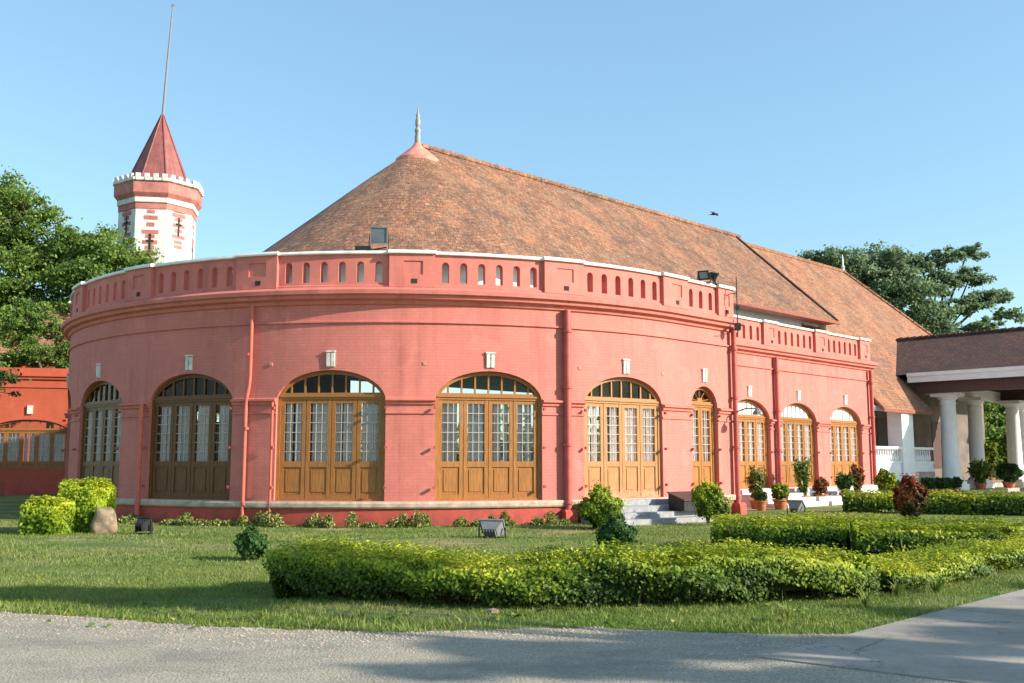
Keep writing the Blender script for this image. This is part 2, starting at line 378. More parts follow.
# ------------------------------------------------------------------ ground, road
g = MB(); g.q([(-400, -100, 0), (400, -100, 0), (400, 700, 0), (-400, 700, 0)])
struct(g.build('ground', 'lawn'))
edge = [(-400, 11.6), (-9, 11.3), (-5.48, 10.7), (-4.24, 10.3), (-3.04, 9.78), (-2.03, 9.58), (-1.06, 9.47), (-.12, 9.6), (.85, 9.69), (1.59, 9.5), (2.12, 9.36), (2.58, 9.3)]
pts = []
for (a, b), (c, d) in zip(edge[:-1], edge[1:]):
    n = 1 if a < -50 else max(1, int(math.hypot(c - a, d - b) / .1))
    for i in range(n): pts.append((a + (c - a) * i / n, b + (d - b) * i / n + (random.uniform(-.05, .05) if a > -50 else 0)))
pts.append((2.9, 9.35))
g = MB()
for (a, b), (c, d) in zip(pts[:-1], pts[1:]): g.q([(a, -60, .004), (c, -60, .004), (c, d, .004), (a, b, .004)])
g.q([(2.9, -60, .004), (60, -60, .004), (60, 9.35, .004), (2.9, 9.35, .004)])
struct(g.build('gravel_road', 'gravel'))
# concrete drive running beside the lawn to the portico
g = MB()
o0, o1 = 24.25, 30.5
joints = [-15.6, -11.9, -8.2, -4.5, -.8, 2.9, 6.6, 10.3, 14, 17.7, 21.4, 25.1, 32.5, 40]
for a, b in zip(joints[:-1], joints[1:]):
    a0 = T(a + (.0 if a > -15 else -.1), o0, .016); b0 = T(b - .025, o0, .016); b1 = T(b - .025, o1, .016); a1 = T(a + (0 if a > -15 else 1.0), o1, .016)
    lo = lambda p: (p[0], p[1], -.05)
    g.hexa([lo(a0), lo(a1), lo(b1), lo(b0), a0, a1, b1, b0])
struct(g.build('concrete_drive', 'concrete'))
g = MB(); g.q([T(4, 9.0, .006), T(4, 10.9, .006), T(40, 10.9, .006), T(40, 9.0, .006)][::1]); g.q([T(20, 10.9, .005), T(20, 24.2, .005), T(44, 24.2, .005), T(44, 10.9, .005)])
struct(g.build('forecourt_path', 'concrete'))

# ------------------------------------------------------------------ the palace
BL = T(0, 0, 0)
pal = thing('palace_building', 'large pink-red building with a round arcaded front, pierced parapet and brown clay tile roof', 'building', BL)
WIN = [R * (-.0837 + .344 * k - TH) for k in (2, 1, 0, -1, -2, -3, -4, -5, -6)]     # centres round the drum
HW, RISE, SPR, BOT = 1.42, .80, 3.11, .61
SMIN = -PI * R - 5
ops = [(s, HW, BOT, SPR, RISE, 18) for s in WIN if s > SMIN + 2] + [(1.5, .68, BOT, 3.15, .68, 12)]
w = MB(); wall(w, drum, SMIN, 3.0, .6, 5.72, ops, thick=.45)
w.q([drum(3, .6, 0), drum(3, .6, -3.07), drum(3, 5.72, -3.07), drum(3, 5.72, 0)], [(0, .6), (3.07, .6), (3.07, 5.72), (0, 5.72)])
w.build('round_wall', 'wall', pal)
WW = [8.85, 12.42, 16.3]
w = MB(); wall(w, wing, 3.0, 18.6, .6, 5.72, [(s, HW, BOT, SPR, RISE, 18) for s in WW], thick=.45)
w.q([T(18.6, WO, .6), T(18.6, 5, .6), T(18.6, 5, 5.72), T(18.6, WO, 5.72)], [(0, .6), (3.8, .6), (3.8, 5.72), (0, 5.72)])
w.build('wing_wall', 'wall', pal)
# plinth and sill course
w = MB(); w.sweep(drum, SMIN, 3.08, [(.07, -.3), (.07, .43), (-.4, .43), (-.4, -.3)])
w.build('plinth', 'plinth', pal); w = MB(); w.sweep(wing, 3.09, 18.68, [(.07, -.3), (.07, .43), (-.4, .43), (-.4, -.3)]); w.tbox(18.28, 18.683, 5, WO - .41, -.3, .43)
w.build('plinth', 'plinth', pal)
w = MB(); w.sweep(drum, SMIN, 3.11, [(.12, .434), (.14, .47), (.14, .55), (.12, .6), (-.5, .602), (-.5, .434)])
w.build('sill_course', 'sill', pal); w = MB(); w.sweep(wing, 3.12, 18.7, [(.12, .434), (.14, .47), (.14, .55), (.12, .6), (-.5, .602), (-.5, .434)])
w.build('sill_course', 'sill', pal)
# cornice: moulded steps
CORN = [(-.02, 5.56), (.06, 5.60), (.08, 5.68), (.2, 5.72), (.22, 5.80), (.30, 5.83), (.31, 5.93), (.22, 5.99), (.1, 6.03), (-.3, 6.031), (-.3, 5.73), (-.02, 5.725)]
def m(a): return a
w = MB(); w.sweep(drum, SMIN, 3.3, CORN); w.sweep(wing, 3.31, 18.9, CORN)
w.sweep(lambda s, z, r: T(18.6 + r, s, z), 5.0, WO - .31, CORN)
w.build('cornice', 'trim', pal)
# string course
w = MB(); w.sweep(drum, SMIN, 3.03, [(-.02, 5.11), (.05, 5.12), (.05, 5.16), (-.02, 5.18)]); w.build('string_course', 'trim', pal); w = MB(); w.sweep(wing, 3.04, 18.63, [(-.02, 5.11), (.05, 5.12), (.05, 5.16), (-.02, 5.18)])
w.build('string_course', 'trim', pal)
# impost mouldings between the openings
IMP = [(-.02, 3.02), (.05, 3.04), (.06, 3.10), (.12, 3.13), (.12, 3.18), (-.02, 3.22)]
IMP2 = [(-.02, 2.79), (.035, 2.80), (.035, 2.84), (-.02, 2.85)]
for nm, mp, gaps in (('drum', drum, None), ('wing', wing, None)):
    cs = [(s, HW) for s in WIN if s > SMIN + 2] + [(1.5, .68)] if mp is drum else [(s, HW) for s in WW]
    cs.sort(); x = SMIN if mp is drum else 3.05; end = 3.06 if mp is drum else 18.66
    for c, h in cs + [(end + 9, 9)]:
        w = MB(); w.sweep(mp, x, c - h, IMP); w.build('impost_moulding', 'trim', pal); w = MB(); w.sweep(mp, x, c - h, IMP2); w.build('impost_fillet', 'trim', pal); x = c + h
# parapet: pierced bays between piers
PT, PZ0, PZ1 = .26, 6.03, 6.9
def slots(a, b, n):
    st = (b - a) / n; return [(a + st * (i + .5), .095, 6.17, 6.62, .095, 6) for i in range(n)]
piers = [(R * (-.0837 + .344 * (k + .5) - TH), .58) for k in (2, 1, 0, -1, -2, -3, -4, -5, -6)]
piers = [p for p in piers if p[0] > SMIN] + [(2.62, .4)]
piers.sort()
so_ = []
for (a, ha), (b, hb) in zip(piers[:-1], piers[1:]):
    L = (b - hb) - (a + ha); so_ += slots(a + ha + .04, b - hb - .04, max(3, int(round(L / .475))))
w = MB(); wall(w, drum, SMIN, 3.0, PZ0, PZ1, so_, thick=PT)
w.q([drum(3, PZ0, 0), drum(3, PZ0, -PT), drum(3, PZ1, -PT), drum(3, PZ1, 0)])
w.sweep(drum, SMIN, 3.0, [(.002, 6.031), (.05, 6.031), (.05, 6.08), (.002, 6.11)])
w.build('parapet', 'trim', pal)
wp = [(6.4, .5), (10.35, .5), (14.3, .5), (18.15, .45)]
so_ = []
for (a, ha), (b, hb) in zip([(3.0, .3)] + wp[:-1], wp): so_ += slots(a + ha + .04, b - hb - .04, 6)
w = MB(); wall(w, wing, 3.0, 18.6, PZ0, PZ1, so_, thick=PT)
wall(w, lambda s, z, r: T(18.6 + r, s, z), 5, WO, PZ0, PZ1, [], thick=PT)
w.build('parapet', 'trim', pal)
def pier(mp, c, h, far=True):
    w = MB(); r = .11
    wall(w, mp, c - h, c + h, PZ0 + .005, PZ1 - .002, [(c + .03, h * .42, 6.36, 6.72, 0, 1)], depth=.03, r=r, back=True)
    for e, sg in ((c - h, 1), (c + h, -1)):
        P = [mp(e, PZ0, r), mp(e, PZ1, r), mp(e, PZ1, -PT - .05), mp(e, PZ0, -PT - .05)]; w.q(P if sg > 0 else P[::-1])
    w.q([mp(c - h, PZ0, -PT - .05), mp(c + h, PZ0, -PT - .05), mp(c + h, PZ1, -PT - .05), mp(c - h, PZ1, -PT - .05)][::-1])
    o = w.build('parapet_pier', 'trim', pal)
    w = MB(); w.sweep(mp, c - .02, c + .13, [(r - .02, 6.13), (r + .006, 6.13), (r + .006, 6.25), (r - .02, 6.25)]); w.build('drain_hole', 'dark', o)
for c, h in piers: pier(drum, c, h)
for c, h in wp: pier(wing, c, h)
COPE = [(-PT - .06, 6.902), (.07, 6.902), (.08, 6.93), (.06, 6.985), (-PT - .05, 6.985)]
w = MB(); 
def cope(mp, a, b, ps):
    x = a
    for c, h in ps + [(b + 9, 9)]:
        if c - h - .03 > x: w.sweep(mp, x, min(b, c - h - .03), COPE)
        if c < b + 1: w.sweep(mp, c - h - .03, c + h + .03, [(-PT - .1, 6.904), (.17, 6.904), (.18, 6.94), (.16, 6.995), (-PT - .1, 6.995)]); x = c + h + .03
cope(drum, SMIN, 3.06, piers); cope(wing, 3.07, 18.66, wp); w.sweep(lambda s, z, r: T(18.6 + r, s, z), 5, WO - .3, COPE)
w.build('coping', 'coping', pal)
# terrace deck, floor inside
def dpoly(off, z):
    P = [T(24, -(R + off), z)] + [drum(-PI * R + PI * R * i / 48, z, off) for i in range(49)] + [T(3 + off, R + off, z), T(3 + off, WO + off, z), T(18.6 + off, WO + off, z), T(18.6 + off, 0, z), T(24, 0, z)]
    return P
w = MB(); w.q(dpoly(-.2, 5.9)); w.q(dpoly(-.2, 5.6)[::-1]); w.build('terrace_deck', 'deck', pal)
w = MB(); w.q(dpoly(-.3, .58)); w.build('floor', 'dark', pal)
# clerestory wall under the roof
def ea(th):  # eave radius round the cone
    return 5.75 + .75 * math.sin(max(0, min(PI, TH - th)))
w = MB(); n = 40
for i in range(n):
    a, b = TH - PI + PI * i / n, TH - PI + PI * (i + 1) / n
    f = lambda th, z, k=1.0: (Cx + (ea(th) - k) * math.sin(th), Cy - (ea(th) - k) * math.cos(th), z)
    w.q([f(a, 5.8), f(b, 5.8), f(b, 8.7), f(a, 8.7)])
w.q([T(0, 4.75, 5.8), T(22, 4.75, 5.8), T(22, 4.75, 8.9), T(0, 4.75, 8.9)]); w.q([T(0, -5.1, 5.8), T(22, -5.1, 5.8), T(22, -5.1, 8.7), T(0, -5.1, 8.7)])
w.build('clerestory_wall', 'clere', pal)
# ---- main roof with conical end
ZR, ZE = 13.72, 8.45
def roof_sheet(mb, A0, A1, B0, B1, nu, nv, flare=0, th=.10, jit=.02):
    """quad patch: eave A0->A1, ridge B0->B1"""
    A0, A1, B0, B1 = map(Vector, (A0, A1, B0, B1)); L = (A1 - A0).length; H = ((B0 - A0).length + (B1 - A1).length) / 2
    def p(u, v):
        q = A0.lerp(A1, u).lerp(B0.lerp(B1, u), v)
        return (q.x, q.y, q.z)
    for i in range(nu):
        for j in range(nv):
            u0, u1, v0, v1 = i / nu, (i + 1) / nu, j / nv, (j + 1) / nv
            mb.q([p(u0, v0), p(u1, v0), p(u1, v1), p(u0, v1)], [(u0 * L, v0 * H), (u1 * L, v0 * H), (u1 * L, v1 * H), (u0 * L, v1 * H)])
ext = lambda th: .10 * min(1, max(0, TH - th) / .35, max(0, th - TH + PI) / .35)
rf = MB()
n = 64
HT = math.hypot(ZR - ZE, 6)
for i in range(n):
    a, b = TH - PI + PI * i / n, TH - PI + PI * (i + 1) / n
    for j in range(10):
        v0, v1 = j / 10, (j + 1) / 10
        def cp(th, v):
            v = v - ext(th) * (1 - v)
            rr = ea(th) * (1 - v); sag = .05 * math.sin(PI * max(0, v)) + .025 * math.sin(th * 9 + v * 5) * math.sin(PI * max(0, v))
            return (Cx + rr * math.sin(th), Cy - rr * math.cos(th), ZE + (ZR - ZE) * v + sag)
        # tile columns thin out towards the apex in three bands
        kk = 6.2 if v0 < .4 else (4.0 if v0 < .7 else 2.0)
        rf.q([cp(a, v0), cp(b, v0), cp(b, v1), cp(a, v1)], [(a * kk, v0 * HT), (b * kk, v0 * HT), (b * kk, v1 * HT), (a * kk, v1 * HT)])
SG = 24
for sg in (1, -1):
    for j in range(10):
        v0, v1 = j / 10, (j + 1) / 10
        f = lambda t, v: T(t, sg * 5.75 * (1 - v), ZE + (ZR - ZE) * v - .03 * math.sin(PI * v))
        P = [f(0, v0), f(22, v0), f(22, v1), f(0, v1)]; U = [(0, v0 * HT), (22, v0 * HT), (22, v1 * HT), (0, v1 * HT)]
        rf.q(P if sg > 0 else P[::-1], U if sg > 0 else U[::-1])
roof1 = rf.build('roof', 'roof', pal)
w = MB()   # eave fascia + verge board
for i in range(n):
    a, b = TH - PI + PI * i / n, TH - PI + PI * (i + 1) / n
    f = lambda th, k, z: (Cx + (ea(th) * (1 + ext(th)) + k) * math.sin(th), Cy - (ea(th) * (1 + ext(th)) + k) * math.cos(th), z - (ZR - ZE) * ext(th))
    w.q([f(a, .01, ZE - .10), f(b, .01, ZE - .10), f(b, .01, ZE + .01), f(a, .01, ZE + .01)]); w.q([f(a, .01, ZE - .10), f(b, .01, ZE - .10), f(b, -.7, ZE - .10), f(a, -.7, ZE - .10)])
w.tbox(0, 22.02, 5.67, 5.77, ZE - .12, ZE + .02); w.tbox(0, 22.02, -5.77, -5.67, ZE - .17, ZE + .02)
w.tbox(0, 22, 5.0, 5.66, ZE - .1, ZE - .04)
w.build('fascia', 'fascia', roof1)
w = MB()
for sg in (1, -1):
    A, B = T(21.9, sg * 5.75, ZE), T(21.9, 0, ZR); A2, B2 = T(22.08, sg * 5.75, ZE), T(22.08, 0, ZR)
    up = lambda p, h: (p[0], p[1], p[2] + h)
    w.hexa([up(A, -.16), up(A2, -.16), up(B2, -.16), up(B, -.16), up(A, .09), up(A2, .09), up(B2, .09), up(B, .09)])
w.build('verge', 'roof3', roof1)
w = MB(); w.q([T(21.95, -5.1, 5.8), T(21.95, 5.1, 5.8), T(21.95, 5.1, 8.9), T(21.95, 0, ZR - .2), T(21.95, -5.1, 8.9)]); w.build('gable_wall', 'clere', pal)
w = MB(); t = .15
while t < 22:
    w.tube([T(t, 0, ZR + .02 + random.uniform(-.015, .015)), T(t + .36, 0, ZR + .05)], [.10, .13], 8); t += .37
w.build('ridge_tiles', 'roof', roof1)
w = MB(); w.lathe(T(-.05, 0, 0), [(.86, 12.95), (.84, 13.12), (.5, 13.42), (.22, 13.66), (.13, 13.82), (0, 13.82)], 28); cp_ = w.build('apex_cap', 'cap', roof1, True)
w = MB(); w.lathe(T(-.05, 0, 0), [(.11, 13.8), (.115, 14.1), (.085, 14.2), (.12, 14.28), (.12, 14.36), (.07, 14.44), (.10, 14.56), (.10, 14.74), (.06, 14.84), (.08, 14.94), (.035, 15.04), (.02, 15.22), (0, 15.27)], 14); w.build('finial', 'lead', roof1, True)
# ---- second roof, larger, running on behind
Z2, E2, S2 = 13.42, 8.7, 3.98
rf = MB()
for sg in (1, -1):
    P = [T(20.3, sg * E2, S2), T(42.8, sg * E2, S2), T(34.1, 0, Z2), T(20.3, 0, Z2)]
    H = math.hypot(E2, Z2 - S2)
    if sg > 0:      # the low verandah slope stops where the portico roof takes over
        v_ = 2 / 12; z_ = S2 + (Z2 - S2) * v_
        rf.q([P[0], T(25.75, E2, S2), T(25.75, E2 * (1 - v_), z_), T(20.3, E2 * (1 - v_), z_)], [(0, 0), (5.45, 0), (5.45, H * v_), (0, H * v_)])
    for j in range(2 if sg > 0 else 0, 12):
        v0, v1 = j / 12, (j + 1) / 12
        def g_(t0, t1, v): return Vector(P[0]).lerp(Vector(P[3]), v), Vector(P[1]).lerp(Vector(P[2]), v)
        a0, b0 = g_(0, 0, v0); a1, b1 = g_(0, 0, v1)
        U = [(0, v0 * H), (22.5 - 8.7 * v0, v0 * H), (22.5 - 8.7 * v1, v1 * H), (0, v1 * H)]
        Q = [a0, b0, b1, a1]; rf.q(Q if sg > 0 else Q[::-1], U if sg > 0 else U[::-1])
H = math.hypot(8.7, Z2 - S2)
rf.q([T(40.625, 6.525, 6.34), T(40.625, -6.525, 6.34), T(34.1, 0, Z2)], [(2, 2), (15.4, 2), (8.7, H)])
roof2 = rf.build('roof', 'roof2', pal); roof2['label'] = 'brighter orange tiled rear roof reaching low over the verandah'
w = MB(); w.tbox(20.25, 25.8, 8.62, 8.72, S2 - .13, S2 + .02)
A, B = T(20.2, E2, S2), T(20.2, 0, Z2); A2, B2 = T(20.32, E2, S2), T(20.32, 0, Z2)
w.hexa([up(A, -.13), up(A2, -.13), up(B2, -.13), up(B, -.13), up(A, .05), up(A2, .05), up(B2, .05), up(B, .05)])
w.build('fascia', 'fascia', roof2)
w = MB(); t = 22.2
while t < 34:
    w.tube([T(t, 0, Z2 + .02), T(t + .36, 0, Z2 + .05)], [.09, .12], 8); t += .37
for i in range(26):
    u = i * .38; w.tube([T(34.1 + u * .71, u * .71, Z2 - u * .77 + .02), T(34.1 + (u + .36) * .71, (u + .36) * .71, Z2 - (u + .36) * .77 + .05)], [.12, .1], 8)
w.build('ridge_tiles', 'roof2', roof2)
w = MB(); w.lathe(T(34.1, 0, Z2), [(.1, 0), (.08, .25), (.12, .3), (.05, .45), (.04, 1.0), (0, 1.15)], 10); w.build('finial', 'coping', roof2, True)
# walls of the rear block and verandah
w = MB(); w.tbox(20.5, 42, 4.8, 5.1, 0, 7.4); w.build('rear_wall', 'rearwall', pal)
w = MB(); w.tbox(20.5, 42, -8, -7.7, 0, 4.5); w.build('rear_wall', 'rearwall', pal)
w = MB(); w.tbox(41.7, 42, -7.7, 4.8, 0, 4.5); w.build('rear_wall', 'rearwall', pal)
for t in (21.0, 24.2, 27.6, 31, 34.5):
    w = MB(); w.tbox(t - .6, t + .6, 5.0, 5.13, 1.2, 3.9); w.build('shutter', 'brown', pal)
w = MB(); w.tbox(18.7, 26, 5.1, 8.45, 0, 1.1); w.build('verandah_floor', 'deck', pal)
for nm, bs in (('verandah_pier', [(18.75, 19.25, 8.1, 8.6, 0, 3.93)]), ('verandah_pier', [(22.2, 22.95, 7.9, 8.6, .9, 3.93), (22.15, 23.0, 7.86, 8.66, 0, .9)]), ('verandah_pier', [(23.1, 23.65, 7.9, 8.5, .9, 3.93), (23.05, 23.7, 7.86, 8.6, 0, .9)]),
               ('balustrade_base', [(19.25, 22.15, 8.2, 8.5, 0, 1.52), (19.25, 22.2, 8.16, 8.54, 1.52, 1.6)]), ('balustrade_base', [(23.7, 26, 8.1, 8.4, 0, 1.5), (23.65, 26, 8.06, 8.44, 1.5, 1.6)]),
               ('handrail', [(19.25, 22.2, 8.15, 8.55, 2.16, 2.28)]), ('handrail', [(23.65, 26, 8.05, 8.45, 2.16, 2.28)]), ('verandah_beam', [(18.7, 25.7, 8.0, 8.3, 3.94, 4.15)])):
    w = MB()
    for b in bs: w.tbox(*b)
    w.build(nm, 'white', pal)
for a, b, o in ((19.25, 22.2, 8.35), (23.65, 26, 8.25)):
    n = int((b - a) / .24)
    for i in range(n):
        w = MB(); w.lathe(T(a + (b - a) * (i + .5) / n, o, 0), [(.05, 1.6), (.08, 1.68), (.085, 1.8), (.045, 1.95), (.06, 2.08), (.06, 2.16)], 8); w.build('baluster', 'white', pal, True)
# ------------------------------------------------------------------ windows
def joinery(hw, spring, rise, leaves, wood, fan='clear', radial=False, name='window'):
    """Local space: x across, z up, -y outward.  Returns list of (name, MB, mat)."""
    wd = MB(); gl = MB(); gr = MB(); cu = MB(); hk = MB(); fn = MB()
    zt = spring + .06; zb = BOT
    def B(x0, x1, z0, z1, y0, y1, mb=wd): mb.box(((x0 + x1) / 2, (y0 + y1) / 2, (z0 + z1) / 2), (x1 - x0, y1 - y0, z1 - z0))
    # outer frame swept round the opening
    th = .10; path = [(-hw, zb), (-hw, spring)] + [(-hw * math.cos(PI * i / 24), spring + rise * math.sin(PI * i / 24)) for i in range(1, 24)] + [(hw, spring), (hw, zb)]
    inner = [(-hw + th, zb), (-hw + th, spring)] + [(-(hw - th) * math.cos(PI * i / 24), spring + (rise - th) * math.sin(PI * i / 24)) for i in range(1, 24)] + [(hw - th, spring), (hw - th, zb)]
    for (a, b), (c, d), (e, f), (g, h) in zip(path[:-1], path[1:], inner[:-1], inner[1:]):
        wd.hexa([(a, -.06, b), (c, -.06, d), (g, -.06, h), (e, -.06, f), (a, .06, b), (c, .06, d), (g, .06, h), (e, .06, f)])
    B(-hw + .05, hw - .05, zt, zt + .17, -.055, .055); B(-hw + .05, hw - .05, zt + .06, zt + .11, -.085, -.055)
    B(-hw + .05, hw - .05, zb, zb + .05, -.05, .05)
    # fanlight
    fz = zt + .17
    if radial:
        for k_ in range(1, 6):
            a = PI * k_ / 6; wd.tube([(0, -.01, fz), (-(hw - .06) * math.cos(a), -.01, spring + (rise - .05) * math.sin(a))], .018, 4)
        B(-.12, .12, fz, fz + .1, -.03, .03)
    else:
        nb = 8 if fan == 'clear' else 9
        for k_ in range(1, nb):
            x = -hw + 2 * hw * k_ / nb; z1 = arch_z(x, hw - .05, spring, rise - .05)
            bw = .011 if fan == 'milk' else .022
            if z1 > fz + .03: B(x - bw, x + bw, fz, z1, -.012 if fan == 'milk' else -.03, .02)
        if fan == 'four': pass
    N_ = 24
    for i in range(N_):
        x0 = -(hw - .05) * math.cos(PI * i / N_); x1 = -(hw - .05) * math.cos(PI * (i + 1) / N_)
        za, zc = arch_z(x0, hw - .05, spring, rise - .05), arch_z(x1, hw - .05, spring, rise - .05)
        za, zc = max(za, fz), max(zc, fz)
        tgt = fn if fan == 'milk' else gl
        tgt.q([(x0, .01, fz), (x1, .01, fz), (x1, .01, zc), (x0, .01, za)])
    # leaves
    lw = (2 * hw - 2 * th) / leaves
    for i in range(leaves):
        a = -hw + th + i * lw + .008; b = a + lw - .016; st = .095
        jig = .004 * (i % 2)
        B(a, a + st, zb + .05, zt, -.03 - jig, .03); B(b - st, b, zb + .05, zt, -.03 - jig, .03)
        B(a + st, b - st, zt - .10, zt, -.027, .027); B(a + st, b - st, zb + .05, zb + .16, -.027, .027); B(a + st, b - st, 1.46, 1.60, -.029, .027)
        B(a + st, b - st, zb + .16, 1.46, -.005, .012)
        B(a + st + .055, b - st - .055, zb + .225, 1.395, -.022, -.005)
        B(a + st - .006, b - st + .006, zb + .155, zb + .165, -.031, -.004); B(a + st - .006, b - st + .006, 1.455, 1.462, -.034, -.004)
        gl.q([(a + st, .005, 1.60), (b - st, .005, 1.60), (b - st, .005, zt - .10), (a + st, .005, zt - .10)])
        W_ = b - a - 2 * st
        for k_ in (1, 2): x = a + st + W_ * k_ / 3; B(x - .009, x + .009, 1.60, zt - .1, -.02, -.004, gr)
        for k_ in range(1, 6): z = 1.60 + (zt - 1.70) * k_ / 6; B(a + st, b - st, z - .009, z + .009, -.022, -.006, gr)
        # pleated curtain, gathered, with uneven edges so the dark room shows beside it
        c0 = a + st - .05 + random.uniform(0, .10); c1 = b - st + .05 - random.uniform(0, .10); m_ = 26
        gap = random.random() < .45; gx = random.uniform(.35, .65)
        ph = random.uniform(0, 6)
        for j in range(m_):
            u0, u1 = j / m_, (j + 1) / m_
            if gap and abs((u0 + u1) / 2 - gx) < .07: continue
            yy = lambda u: .085 + .035 * math.sin(u * 30 + ph) + .02 * math.sin(u * 11 + ph * 2)
            cu.q([(c0 + (c1 - c0) * u0, yy(u0), 1.4), (c0 + (c1 - c0) * u1, yy(u1), 1.4), (c0 + (c1 - c0) * u1, yy(u1), zt - .02), (c0 + (c1 - c0) * u0, yy(u0), zt - .02)])
    # hold-back hooks on both jambs
    HKS = []
    for sx in (-1, 1):
        for z in (.95, 1.95, 2.95):
            x = sx * (hw + .02)
            h1 = MB(); B(min(x, x + sx * .05), max(x, x + sx * .05), z - .018, z + .018, -.285, -.265, h1); B(x - .018, x + .018, z - .035, z + .035, -.29, -.19, h1); HKS.append(h1)
    L = [(name, wd, wood), ('glass', gl, 'glass'), ('grille', gr, 'grille'), ('curtain', cu, 'curtain')] + [('hook', h, 'pipedark') for h in HKS]
    if fan == 'milk': L.append(('fanlight', fn, 'milk'))
    return L
def place(kit, M, parent, lab=None):
    root = kit[0]
    o = link(root[0], root[1], parent, M)
    if lab: o['label'] = lab
    for nm, me in kit[1:]: link(nm, me, o, M)
    return o
def kit(*a, **k):
    out = []
    for nm, mb, mat in joinery(*a, **k):
        me = bpy.data.meshes.new(nm); me.from_pydata(mb.v, [], mb.f); me.materials.append(MAT[mat])
        if nm == 'curtain':
            for p in me.polygons: p.use_smooth = True
        out.append((nm, me))
    return out
def frame_at(mp, s, r):
    p = Vector(mp(s, 0, r)); q = Vector(mp(s + .01, 0, r)) - Vector(mp(s - .01, 0, r)); a = math.atan2(q.y, q.x)
    return Matrix.Translation(p) @ Matrix.Rotation(a, 4, 'Z')
for i, s in enumerate(WIN):
    if s < SMIN + 2: continue
    if i == 0:
        place(kit(HW, SPR, RISE, 4, 'wood2', name='door'), frame_at(drum, s, -.22), pal, 'pale worn wooden doors above the grey steps')
    else:
        place(kit(HW, SPR, RISE, 4, 'wood' if i < 3 else 'woodshade'), frame_at(drum, s, -.22), pal)
place(kit(.68, 3.15, .68, 2, 'wood', radial=True), frame_at(drum, 1.5, -.2), pal, 'narrow two-leaf window with fan-shaped top light')
kw = [kit(HW, SPR, RISE, 4, 'wood', fan='milk', name='door') for _ in range(1)][0]
for s in WW: place(kw, frame_at(wing, s, -.22), pal)
# keystones
def keystone(mp, s, z=4.0):
    w = MB()
    for a, b in ((-.105, -.02), (.02, .105)): w.sweep(mp, s + a, s + b, [(-.02, z - .03), (.045, z), (.055, z + .34), (-.02, z + .36)])
    w.sweep(mp, s - .125, s + .125, [(-.02, z + .36), (.065, z + .36), (.065, z + .40), (-.02, z + .405)]); w.sweep(mp, s - .022, s + .022, [(-.02, z), (.02, z + .01), (.02, z + .35), (-.02, z + .36)])
    o = w.build('keystone', 'stonewhite', pal)
for s in WIN:
    if s > SMIN + 2: keystone(drum, s)
keystone(drum, 1.5, 3.95)
for s in WW: keystone(wing, s)
# small round lamps / plugs on the wall
for s in (WIN[0] - 1.55, WIN[0] + 1.45, WIN[1] - 1.7, WIN[2] - 1.6):
    w = MB(); w.sweep(drum, s - .04, s + .04, [(-.01, 4.03), (.02, 4.04), (.02, 4.11), (-.01, 4.12)]); w.build('wall_plug', 'cap', pal)
# downpipes
def pipe(mp, s, r, rad, z0, z1, mat, wig=False, nm='downpipe'):
    w = MB(); pts = []
    if wig:
        zs = [z0, 1.6, 3.0, 3.25, 3.5, 3.75, z1]; of = [0, 0, 0, .02, .07, .09, .09]
        pts = [mp(s + o_ - .03, z, r) for z, o_ in zip(zs, of)]
    else: pts = [mp(s, z0, r), mp(s, z1, r)]
    w.tube(pts, rad, 12)
    z = z0 + .5
    while z < z1 - .1:
        p = mp(s, z, r); w.tube([mp(s, z, r), mp(s, z + .07, r)], rad * 1.35, 12); z += 1.5 if not wig else 1.9
    o = w.build(nm, mat, pal, True)
    return o
sx = lambda th: R * (th - TH)
pipe(drum, sx(.437), .13, .095, 0, 5.6, 'pipedark'); pipe(drum, 2.93, .14, .08, 0, 5.8, 'pipedark')
pipe(wing, 10.63, .12, .085, 0, 5.6, 'pipedark'); pipe(wing, 18.5, .14, .085, 0, 5.6, 'pipedark')
pipe(drum, sx(-.268), .1, .05, 0, 5.58, 'pipe', True)
w = None
pipe(drum, sx(-.556), .17, .06, 0, 3.15, 'pipe'); pipe(drum, WIN[2] - HW - .06, .10, .035, 0, 3.1, 'pipe')
for mp, s in ((drum, sx(.437)), (drum, 2.93), (wing, 10.63)):
    w = MB(); w.sweep(mp, s - .17, s + .17, [(.0, 0), (.34, 0), (.32, .3), (.28, .36), (.0, .36)])
    w.build('pipe_foot', 'plinth', pal)
# iron mast and bracket with cable at the corner
w = MB(); w.tube([drum(2.75, 5.5, .42), drum(2.75, 7.25, .42)], .02, 6); w.tube([drum(2.75, 5.75, .30), drum(2.75, 5.75, .5)], .02, 6); w.tube([drum(2.75, 6.75, .10), drum(2.75, 6.75, .44)], .015, 6)
w.tube([drum(2.3, 5.62, .45), drum(2.75, 5.66, .42), wing(5.2, 5.66, .5)], .012, 5)
w.box(drum(2.75, 5.7, .42), (.16, .16, .22)); w.box(drum(2.75, 6.3, .42), (.1, .1, .14))
w.build('cable_bracket', 'iron', pal)
w = MB(); w.tube([drum(2.95, 3.12, .2), drum(2.95, 3.2, .5), drum(2.95, 3.18, .85)], .025, 6); w.lathe(drum(2.95, 3.0, .9), [(.05, .18), (.14, .08), (.16, 0), (.0, 0)], 10)
w.build('wall_lamp', 'floodgrey', pal)

